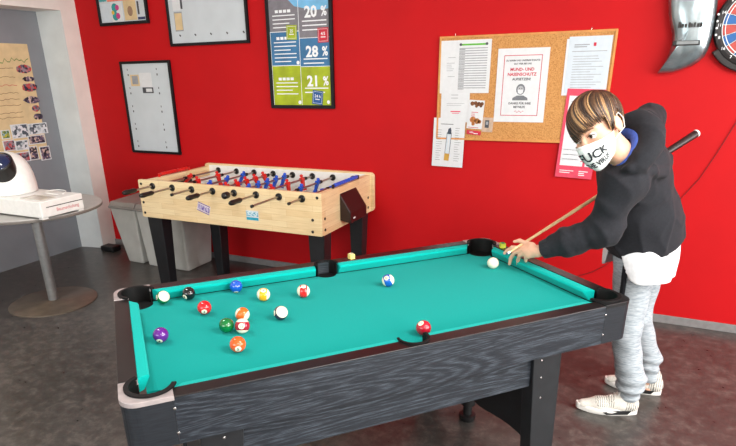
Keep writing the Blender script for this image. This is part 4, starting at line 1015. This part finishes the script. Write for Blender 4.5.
body.cap(TH[0], TH[1], .016, .012, .012); body.cap(TH[1], TH[2], .011, .0095, .004); body.cap(TH[2], TH[3], .0095, .007, .003)
# cue
CD = (V3(.277, 3.19, 1.318)-V3(-.372, 2.541, .8815)); CL = np.linalg.norm(CD); CD /= CL
CU0 = V3(-.372, 2.541, .8815)
cue = thing('pool_cue', 'slim wooden pool cue with a dark butt held across the body and over the hand', 'cue', tuple(CU0))
def cpt(t): return tuple(CD*t)
MB().tube([cpt(-.072), cpt(.55)], [.0058, .0098], 16).build('shaft', 'wood_cue', cue, smooth=True)
MB().tube([cpt(.55), cpt(.56), cpt(CL-.012)], [.0110, .0125, .0180], 18).build('butt', 'cue_butt', cue, smooth=True)
MB().tube([cpt(CL-.012), cpt(CL-.004), cpt(CL)], [.0184, .0184, .015], 18).build('end_cap', 'white_plastic', cue, smooth=True)
MB().tube([cpt(-.086), cpt(-.072)], [.0056, .0058], 14).build('ferrule', 'white_plastic', cue, smooth=True)
MB().tube([cpt(-.092), cpt(-.089), cpt(-.086)], [.003, .005, .0056], 14).build('tip', mat('blue_leather_tip', (70, 90, 120), .8), cue, smooth=True)
# grip hand (right) closed round the butt
gp = CU0+CD*(CL-.27); s1 = np.cross(CD, V3(0, 0, 1)); s1 /= np.linalg.norm(s1); s2 = np.cross(s1, CD)
RHA = gp+s2*.055+s1*.006
body.ops = [o for o in body.ops]
body.chain([REL, RHA], [.034, .024], .02)
body.cap(RHA, gp+s2*.02-s1*.022, .024, .022, .01)
for q in range(4):
    o_ = CD*(-.033+.022*q)
    ring_ = [gp+o_-s1*.024+s2*.012, gp+o_-s1*.022-s2*.012, gp+o_+s1*.004-s2*.023, gp+o_+s1*.021-s2*.006]
    for a in range(3): body.cap(ring_[a], ring_[a+1], .0095-.0008*a, .0087-.0008*a, .003)
tb = [RHA+CD*-.01, gp+CD*-.04+s1*.016+s2*.02, gp+CD*-.052+s1*.021-s2*.004]
body.cap(tb[0], tb[1], .012, .010, .006); body.cap(tb[1], tb[2], .010, .0085, .003)
net_obj('body', body.ev, (-.52, 2.2, -.005), (.42, 3.12, 1.62), .0045, 'skin', person, 1)
# eyes and brows
MT['eye_white'] = mat('eye_white', (226, 222, 218), .2); MT['iris'] = mat('brown_iris', (84, 60, 44), .15, var=.2, scale=300); MT['pupil'] = mat('pupil', (10, 10, 12), .1)
gaze = np.array([-.05, 1, .12]); gaze /= np.linalg.norm(gaze)
for sx in (-1, 1):
    b = MB(); c = np.array([sx*.031, .0775, .0095]); n = 24; R0 = .0125
    gx = np.cross(gaze, [0, 0, 1]); gx /= np.linalg.norm(gx); gz = np.cross(gx, gaze)
    lat = [0, .2, .28, .5, .62, .9, 1.2, 1.6, 2.1, 2.7, PI]
    for t in lat:
        for i in range(n):
            a = 2*PI*i/n; p = c+(gaze*math.cos(t)+(gx*math.cos(a)+gz*math.sin(a))*math.sin(t))*R0
            b.v.append(tuple(h2w(p)))
    for j in range(len(lat)-1):
        for i in range(n): b.f.append((j*n+i, j*n+(i+1) % n, (j+1)*n+(i+1) % n, (j+1)*n+i)); b.m.append(2 if lat[j+1] <= .29 else 1 if lat[j+1] <= .63 else 0)
    b.build('eye', ['eye_white', 'iris', 'pupil'], person, smooth=True, ang=2)
    lid = MB(); lid.tube([tuple(h2w((sx*.031+.0145*q, .0905-.005*abs(q)-.002*q*sx, .0165-.006*q*q))) for q in (-1, -.6, -.2, .2, .6, 1)], .0016*HS, 6)
    lid.build('eyelash', 'hair_dark' if 'hair_dark' in MT else mat('lash', (52, 36, 28), .7), person, smooth=True)
    lid = MB(); lid.tube([tuple(h2w((sx*(.031+.021*q), .094-.010*(q+.6)**2*.5, .034+.003*(1-q*q)))) for q in (-1, -.5, 0, .5, 1)], [.001, .003, .0034, .0028, .001], 6)
    lid.build('eyebrow', mat('brow', (98, 70, 48), .8), person, smooth=True)
# ---- hair: swept strands over the skull
def hair_mat():
    m, nt, b = nodes('brown_hair_with_blond_highlights')
    at = nt.nodes.new('ShaderNodeAttribute'); at.attribute_name = 'tone'
    nt.links.new(ramp(nt, at.outputs['Fac'], [(0, (30, 19, 13)), (.4, (66, 44, 29)), (.7, (116, 83, 54)), (1, (204, 162, 112))]), b.inputs['Base Color'])
    b.inputs['Roughness'].default_value = .42; return m
pole = np.array([.30, -.42, .86]); pole /= np.linalg.norm(pole)
e1 = np.cross(pole, [0, 1, 0]); e1 = -e1/np.linalg.norm(e1); e2 = np.cross(pole, e1)
HC = np.array([0, -.012, .036]); HRAD = np.array([.079, .101, .094])
def surf(dirv, o=0): return HC+dirv*HRAD*(1+o)
hv, hf, ht = [], [], []
def strand(p3, width, tone, th=.0035):
    n = len(p3); base = len(hv)
    for i, p in enumerate(p3):
        t = p3[min(i+1, n-1)]-p3[max(i-1, 0)]; t = t/(np.linalg.norm(t)+1e-9)
        out = (p-HC)/HRAD; out /= np.linalg.norm(out); sd = np.cross(t, out); sd /= np.linalg.norm(sd)+1e-9
        w_ = width*(1-.85*(i/(n-1))**3)*(.55+.45*min(1, i/2))
        for a, b_ in ((1, 0), (0, 1), (-1, 0), (0, -1)):
            hv.append(tuple(h2w(p+sd*a*w_+out*b_*th*(1-.6*i/(n-1))))); ht.append(tone*(.8+.35*i/(n-1)))
    for i in range(n-1):
        for k_ in range(4): hf.append((base+i*4+k_, base+i*4+(k_+1) % 4, base+(i+1)*4+(k_+1) % 4, base+(i+1)*4+k_))
    hf.append((base+3, base+2, base+1, base)); hf.append(tuple(base+(n-1)*4+k_ for k_ in range(4)))
def end_z(az):
    """height at which hair ends for azimuth az (0 = straight ahead, + = wearer's left)"""
    a = abs(az)
    if a < 1.0: return .047 if az > .45 else (.047-.022*(.45-az)/.45 if az > 0 else .025-.045*min(1, -az/.7))
    if a < 1.9: return ((-.002 if a < 1.35 else .03) if az > 0 else -.03)
    return -.062
rs = np.random.default_rng(5)
for i in range(1500):
    phi = 2*PI*rs.random(); d0 = (e1*math.cos(phi)+e2*math.sin(phi))
    t0 = rs.uniform(.02, .75)**1.2 if i > 350 else rs.uniform(.0, .15)
    lift = rs.uniform(.0, .085)*(1 if i % 3 else .5)
    pts = []; tt = t0; step = .11; sw = 0
    for k_ in range(26):
        dv = pole*math.cos(tt)+(e1*math.cos(phi+sw)+e2*math.sin(phi+sw))*math.sin(tt)
        p = surf(dv, lift+.03*math.sin(min(1, tt)*2.2)); az = math.atan2(p[0], p[1]-HC[1])
        if p[2] < end_z(az)+rs.normal()*.009 and k_ > 2: break
        front = max(0, dv[1]); sw += -.16*front
        pts.append(p); tt += step
        if tt > 2.6: break
    if len(pts) < 4: continue
    # tips lift a little off the head
    tone = np.clip(rs.beta(1.8, 3.0)+(.42 if rs.random() < .14 else 0), 0, 1)
    strand(pts, rs.uniform(.004, .0095), tone)
# scalp under the strands
n1, n2 = 40, 28; sb = len(hv)
for j in range(n2+1):
    for i in range(n1):
        phi = 2*PI*i/n1; tmax = .4
        for tt in np.arange(.1, 2.6, .05):
            dv = pole*math.cos(tt)+(e1*math.cos(phi)+e2*math.sin(phi))*math.sin(tt); p = surf(dv)
            if p[2] < end_z(math.atan2(p[0], p[1]-HC[1]))+.008: break
            tmax = tt
        tt = tmax*j/n2; dv = pole*math.cos(tt)+(e1*math.cos(phi)+e2*math.sin(phi))*math.sin(tt)
        hv.append(tuple(h2w(surf(dv, -.005)))); ht.append(.12)
for j in range(n2):
    for i in range(n1): hf.append((sb+j*n1+i, sb+j*n1+(i+1) % n1, sb+(j+1)*n1+(i+1) % n1, sb+(j+1)*n1+i))
me = bpy.data.meshes.new('hair'); me.from_pydata(hv, [], hf); me.update(); me.materials.append(hair_mat())
at = me.attributes.new('tone', 'FLOAT', 'POINT'); at.data.foreach_set('value', ht)
me.polygons.foreach_set('use_smooth', [True]*len(me.polygons))
o = bpy.data.objects.new('hair', me); COL.objects.link(o); o.parent = person
# ---- face mask: sheet wrapped over nose and chin
hull = Sdf(); head_shapes(hull)
hull.cap(h2w((0, .098, -.018)), h2w((0, .074, -.098)), .012*HS, .012*HS, .05)
hull.cap(h2w((0, .096, -.05)), h2w((0, .09, -.07)), .014*HS, .012*HS, .05)
def mask_pt(th, h, extra=0):
    """th: angle round the face (+ = wearer's left), h: 0 bottom .. 1 top"""
    a = abs(th)
    top = -.012+.010*math.exp(-(a/.28)**2)-.008*min(1, a/1.25)**2; bot = -.120+.066*min(1, a/1.3)**1.6
    z = bot+(top-bot)*h
    dr = np.array([math.sin(th), math.cos(th), 0]); o_ = np.array([0, .0, z])
    ts = np.linspace(.17, .03, 90); P = h2w(o_+ts[:, None]*dr)
    d = hull.ev(P)/HS; i = int(np.argmax(d < .0035)) if (d < .0035).any() else len(ts)-1
    return o_+(ts[i]+extra)*dr
nt_, nh = 44, 16
TMX = 1.30
grid = np.array([[mask_pt(-TMX+2*TMX*i/nt_, j/nh) for i in range(nt_+1)] for j in range(nh+1)])
for _ in range(5):     # relax the cloth
    g2 = grid.copy(); g2[1:-1, 1:-1] = (grid[:-2, 1:-1]+grid[2:, 1:-1]+grid[1:-1, :-2]+grid[1:-1, 2:]+grid[1:-1, 1:-1]*2)/6; grid = g2
grid[:, :, 1] += .002
vs = [tuple(h2w(grid[j, i])) for j in range(nh+1) for i in range(nt_+1)]
fs = [(j*(nt_+1)+i, j*(nt_+1)+i+1, (j+1)*(nt_+1)+i+1, (j+1)*(nt_+1)+i) for j in range(nh) for i in range(nt_)]
b = MB().add(vs, fs); mo = b.build('face_mask', 'mask_cloth', person, smooth=True, ang=2)
so_ = mo.modifiers.new('solid', 'SOLIDIFY'); so_.thickness = .0022; so_.offset = 0
def on_mask(s, h, e=.0042):
    """s: -1..1 across, h 0..1 up"""
    fi = np.clip((s+1)/2*nt_, 0, nt_-1e-3); fj = np.clip(h*nh, 0, nh-1e-3); i, j = int(fi), int(fj); a, b_ = fi-i, fj-j
    p = grid[j, i]*(1-a)*(1-b_)+grid[j, i+1]*a*(1-b_)+grid[j+1, i]*(1-a)*b_+grid[j+1, i+1]*a*b_
    nrm = np.cross(grid[j, i+1]-grid[j, i], grid[j+1, i]-grid[j, i]); nrm /= np.linalg.norm(nrm)
    nrm = -nrm
    return p+nrm*e
q = MB()
letter(q, 'FUCK', .42, lambda x, y: tuple(h2w(on_mask(x*.60+.17, .47+y))), 0, bold=.025)
letter(q, 'THE VIRUS', .27, lambda x, y: tuple(h2w(on_mask(x*.47+.17, .19+y))), 0, bold=.03)
tm = q.build('lettering', 'letter', mo, recalc=False)
for sx in (-1, 1):
    col = nt_ if sx > 0 else 0
    pts = [grid[nh-2, col], (sx*.083, .008, .024), (sx*.087, -.022, .028), (sx*.086, -.036, .0), (sx*.082, -.026, -.030), grid[3, col]]
    MB().tube([tuple(h2w(p)) for p in pts], .0016, 8).build('ear_loop', 'mask_cloth', mo, smooth=True)
# ---- hoodie
hd = Sdf()
up_ = (CHEST-PELV)/np.linalg.norm(CHEST-PELV)
hd.chain([PELV-up_*.03, PELV*.55+CHEST*.45, CHEST], [.153, .150, .128], .05)
hd.cap(LHIP+V3(.012, .035, .09), RHIP+V3(-.03, -.03, .09), .128, .128, .08)
hd.cap(LSH+V3(.02, .03, -.005), RSH+V3(-.005, -.02, -.02), .078, .078, .06)
hd.cap(CHEST, NECK+V3(.03, .05, -.02), .12, .08, .06)
hd.chain([LSH, LEL, LEL*.45+LWR*.55, LWR+(LEL-LWR)*.13], [.064, .058, .049, .031], .05)
hd.chain([RSH, REL, REL*.4+RHA*.6], [.072, .055, .050], .03)
hd.cap(REL*.4+RHA*.6, RHA+s2*.02, .052, .04, .03)
# hood rolled behind the neck
nax = (h2w((0, -.03, -.05))-NECK); nax /= np.linalg.norm(nax)
def ringp(c, ax, ref, r_, n, a0, a1):
    x = ref-ax*(ref@ax); x /= np.linalg.norm(x); y = np.cross(ax, x)
    return [c+(x*math.cos(a0+(a1-a0)*i/n)+y*math.sin(a0+(a1-a0)*i/n))*r_ for i in range(n+1)]
back = -npv(fw)
HBC = NECK+nax*.035+V3(.012, .012, 0)
rg = ringp(HBC+nax*.012, nax, V3(.75, .62, -.1), .098, 14, -2.2, 2.2)
hd.chain(rg, [.020+.026*math.sin(PI*i/14) for i in range(15)], .014)
def on_surf(p):
    p = np.array(p, float)
    for _ in range(8):
        g = np.array([hd.ev(np.array([p+e_]))[0]-hd.ev(np.array([p-e_]))[0] for e_ in np.eye(3)*.002]); g /= np.linalg.norm(g)+1e-9
        p = p-g*hd.ev(np.array([p]))[0]
    return p+g*.004
edge = [on_surf(p) for p in ((-.03, 2.33, 1.27), (.011, 2.385, 1.259), (.049, 2.486, 1.231), (.087, 2.583, 1.218), (.114, 2.701, 1.238), (.112, 2.80, 1.30))]
hd.chain(edge, [.012, .016, .019, .022, .020, .014], .008)
hd.ell(NECK+V3(.055, .11, -.03), (.09, .10, .05), .05)
hd.cap(NECK+nax*.02, NECK+nax*.2, .058, .062, .02, sub=True)
hemn = up_+V3(.0, .0, .25); hemn /= np.linalg.norm(hemn); hemc = PELV+V3(0, 0, .052)
AX = [(LSH, LEL), (LEL, LWR), (RSH, REL)]
def hood_fn(P):
    d = hd.ev(P)
    d = d+.002*vnoise(P, 26, 3)+.001*vnoise(P, 70, 4)
    rn = 1-np.abs(vnoise(P*np.array([1, 1, .55]), 21, 12)); rm = 1-np.abs(vnoise(P@np.array([[.8, 0, .6], [0, 1, 0], [-.6, 0, .8]])*np.array([.5, 1, 1.2]), 24, 15))
    d = d-.007*np.clip(rn, 0, 1)**5-.006*np.clip(rm, 0, 1)**6
    # creases across the forearm sleeve
    for (a, b_), f_, am in (((LEL, LWR), 110, .0028), ((LSH, LEL), 60, .001)):
        ab = b_-a; L_ = np.linalg.norm(ab); t = ((P-a)@ab)/L_; near = np.exp(-((np.linalg.norm(P-a-np.clip(t, 0, L_)[:, None]*ab/L_, axis=1)-.055)/.05)**2)*np.clip(t/L_*3, 0, 1)*(t < L_)
        d = d+am*near*np.sin(f_*t+3.2*vnoise(P, 22, 8))
    cut = -(P-hemc)@hemn                       # open hem at the hips
    hl = np.abs((P-hemc)@hemn-.02)             # ribbed band
    d = np.maximum(d, cut)
    d = np.maximum(d, -((LWR+V3(-.006, .004, 0)-P)@((LEL-LWR)/np.linalg.norm(LEL-LWR)))*-1-.004) if False else d
    return d
net_obj('hoodie', hood_fn, (-.42, 2.2, .70), (.42, 3.16, 1.58), .0062, 'hoodie', person, 2)
# ribbed cuff of the bridge arm
ax_ = (LWR-LEL)/np.linalg.norm(LWR-LEL); cu = LWR-ax_*.032
rb = []; nx_ = np.cross(ax_, V3(0, 0, 1)); nx_ /= np.linalg.norm(nx_); ny_ = np.cross(nx_, ax_)
b = MB(); n = 60
for t, r0 in ((-.035, .044), (-.02, .043), (.008, .040), (.016, .038), (.016, .030), (-.01, .028)):
    for i in range(n):
        a = 2*PI*i/n; r1 = r0+.0012*math.cos(a*20); b.v.append(tuple(cu+ax_*t+(nx_*math.cos(a)+ny_*math.sin(a))*r1))
for j in range(5):
    for i in range(n): b.f.append((j*n+i, j*n+(i+1) % n, (j+1)*n+(i+1) % n, (j+1)*n+i)); b.m.append(0)
b.build('cuff', 'hoodie', person, smooth=True, ang=1.2)
# blue lining inside the hood
ln = Sdf(); rl = ringp(HBC+nax*.026, nax, V3(.75, .62, -.1), .066, 14, -2.6, 2.6)
ln.chain(rl, [.015+.014*math.sin(PI*i/14) for i in range(15)], .01)
net_obj('hood_lining', lambda P: ln.ev(P)+.0025*vnoise(P, 50, 5), (-.2, 2.3, 1.15), (.25, 2.8, 1.52), .005, 'lining', person, 2)['label'] = 'blue lining of the hood'
# ---- white T-shirt hanging out below the hoodie
ts_ = Sdf(); ts_.chain([PELV+V3(-.012, 0, .10), PELV+V3(-.014, 0, -.02), PELV+V3(-.012, -.01, -.15)], [.130, .138, .146], .05)
ts_.chain([LHIP+V3(.012, .005, .14), LHIP+V3(.012, 0, .02), LHIP+V3(.012, -.005, -.12)], [.075, .112, .122], .06)
ts_.chain([RHIP+V3(-.02, -.02, .14), RHIP+V3(-.02, -.01, 0), RHIP+V3(-.02, 0, -.12)], [.100, .112, .122], .06)
def tee_fn(P):
    d = ts_.ev(P)
    q_ = P-PELV; az = np.arctan2(q_[:, 1], q_[:, 0])
    d = np.abs(d+.006*vnoise(P*np.array([1, 1, .25]), 38, 2)+.005*np.sin(az*9))-.004
    dz = np.abs(np.angle(np.exp(1j*(az+2.25)))); hem = .722+.125*np.exp(-(dz/.36)**3)+.03*np.exp(-((np.abs(np.angle(np.exp(1j*(az-3.6))))/.6)**2))
    d = np.maximum(d, hem-P[:, 2]); d = np.maximum(d, P[:, 2]-.95)
    return d
net_obj('t_shirt', tee_fn, (-.1, 2.6, .66), (.4, 3.08, .98), .005, 'tee', person, 2)
# ---- joggers
tr = Sdf(); tr.cap(LHIP+V3(0, .02, .06), RHIP+V3(0, -.02, .06), .092, .092, .05)
tr.cap(PELV+V3(0, 0, .02), PELV+V3(0, 0, -.06), .12, .12, .05)
tr.chain([LHIP, LKN, LAN+V3(-.002, 0, .10), LAN+V3(0, 0, .03)], [.094, .066, .060, .052], .03)
tr.chain([RHIP, RKN, RAN+V3(-.01, 0, .12), RAN+V3(0, 0, .005)], [.094, .064, .052, .048], .03)
def tr_fn(P):
    d = tr.ev(P)+.005*vnoise(P*np.array([1, 1, 1.6]), 24, 9)+.0025*vnoise(P, 55, 10)
    z = P[:, 2]; fold = np.exp(-((z-.16)/.07)**2)
    return d+.006*fold*np.sin(z*110+3*vnoise(P, 14, 2))
net_obj('joggers', tr_fn, (-.05, 2.6, .08), (.42, 3.12, 1.0), .006, 'trousers', person, 2)
# dark side stripe of the near leg
b = MB(); ddir = V3(-.45, -.89, 0); ddir /= np.linalg.norm(ddir); sd = V3(-ddir[1], ddir[0], 0)
rows = []
for z in np.linspace(.79, .52, 16):
    t = (.80-z)/(.80-.46); c0 = LHIP+(LKN-LHIP)*t
    row = []
    for s_ in (-.012, .012):
        o_ = c0+sd*s_; ts2 = np.linspace(.2, .02, 120); d = tr_fn(o_+ts2[:, None]*ddir); i = int(np.argmax(d < .001)); row.append(o_+ddir*(ts2[i]+.0015))
    rows.append(row)
b.v = [tuple(p) for r0 in rows for p in r0]; b.f = [(2*i, 2*i+1, 2*i+3, 2*i+2) for i in range(len(rows)-1)]; b.m = [0]*len(b.f)
sp_ = b.build('side_stripe', 'hoodie', person, smooth=True, ang=2); sp_.modifiers.new('solid', 'SOLIDIFY').thickness = .002
# ---- shoes
def shoe(heel, toe, lift=0):
    heel, toe = np.array(heel, float), np.array(toe, float); f_ = toe-heel; L_ = np.linalg.norm(f_); f_ /= L_
    side_ = np.cross(V3(0, 0, 1), f_); uz = np.cross(f_, side_)
    def W(p): return heel+f_*p[0]*L_+side_*p[1]+uz*p[2]*1.15
    def wid(t): return .031+.013*np.sin(np.clip((t-.1)/.8, 0, 1)*PI)-.004*np.sin(np.clip(t*2.2, 0, 1)*PI)
    root = MB()
    # sole: lofted outline
    n = 44; out = []
    for i in range(n):
        a = 2*PI*i/n; t = .5+.5*math.cos(a)*.985; s_ = math.sin(a)
        out.append((t, (abs(s_)**.62)*math.copysign(1, s_)*float(wid(np.array(t)))))
    zz = lambda t: .0+.012*max(0, (t-.72)/.28)**2+.004*max(0, (.12-t)/.12)
    for h_, g_ in ((0, .93), (.006, 1.0), (.022, 1.04), (.033, 1.0), (.036, .9)):
        for t, w_ in out:
            tt = .5+(t-.5)*(.985+.015*g_); root.v.append(tuple(W((tt, w_*g_, zz(t)+h_*(1-.25*t)+.0008))))
    for j in range(4):
        for i in range(n): root.f.append((j*n+i, j*n+(i+1) % n, (j+1)*n+(i+1) % n, (j+1)*n+i)); root.m.append(0)
    root.f += [tuple(range(n-1, -1, -1)), tuple(range(4*n, 5*n))]; root.m += [0, 0]
    S_ = thing_part('shoe')
    up = Sdf()
    for t0, t1, z0, z1, r0, r1 in ((.12, .30, .040, .048, .033, .036), (.30, .62, .046, .036, .037, .037), (.62, .88, .034, .026, .037, .026), (.13, .20, .06, .10, .033, .037), (.22, .40, .080, .056, .036, .032)):
        up.cap(W((t0, 0, z0)), W((t1, 0, z1)), r0, r1, .02)
    def fn(P):
        d = up.ev(P); z_ = (P-heel)@uz
        d = np.maximum(d, .026-z_)
        return np.maximum(d, z_-.13)
    lo = np.minimum(heel, toe)-.08; hi = np.maximum(heel, toe)+.08; lo[2] = heel[2]-.01; hi[2] = heel[2]+.15
    def mi(c):
        t = ((c-heel)@f_)/L_; z_ = (c-heel)@uz
        return ((np.sin(t*L_*620) > .45) & (((t > .42) & (t < .70) & (z_ > .045)) | ((t < .24) & (z_ > .03)))).astype(int)
    u_o = net_obj('upper', fn, lo, hi, .0032, ['shoe', mat('grey_knit_stripe', (128, 128, 122), .8)], S_, 1, mi)
    root.build('sole', 'sole', S_, smooth=True, ang=.8)
    for sg in (-1, 1):
        b = MB(); pts = [(t, sg*(float(wid(np.array(t)))*1.03+.0012), z_) for t, z_ in ((.18, .010), (.52, .006), (.58, .016), (.36, .028), (.13, .027))]
        b.prism([(p[0], p[2]) for p in pts], 0, .002, lambda a, c_, h: tuple(W((a, sg*(float(wid(np.array(a)))*1.04+h), c_))))
        b.build('sole_inset', 'rubber', S_, recalc=True)
    b = MB()
    for k_ in range(5):
        t = .40+.055*k_; z_ = .094-.012*k_
        b.tube([W((t, -.022, z_-.012)), W((t+.01, 0, z_+.0015)), W((t, .022, z_-.012))], .0022, 6)
    b.tube([W((.37, 0, .099)), W((.34, .02, .108)), W((.37, .032, .096)), W((.40, .012, .094))], .002, 6)
    b.build('laces', 'sole', S_, smooth=True)
    return S_
def thing_part(name):
    o = bpy.data.objects.new(name, None); COL.objects.link(o); o.parent = person; return o
shoe((.219, 2.778, 0), (-.066, 2.710, 0))
shoe((.332, 3.020, 0), (.052, 3.035, 0))
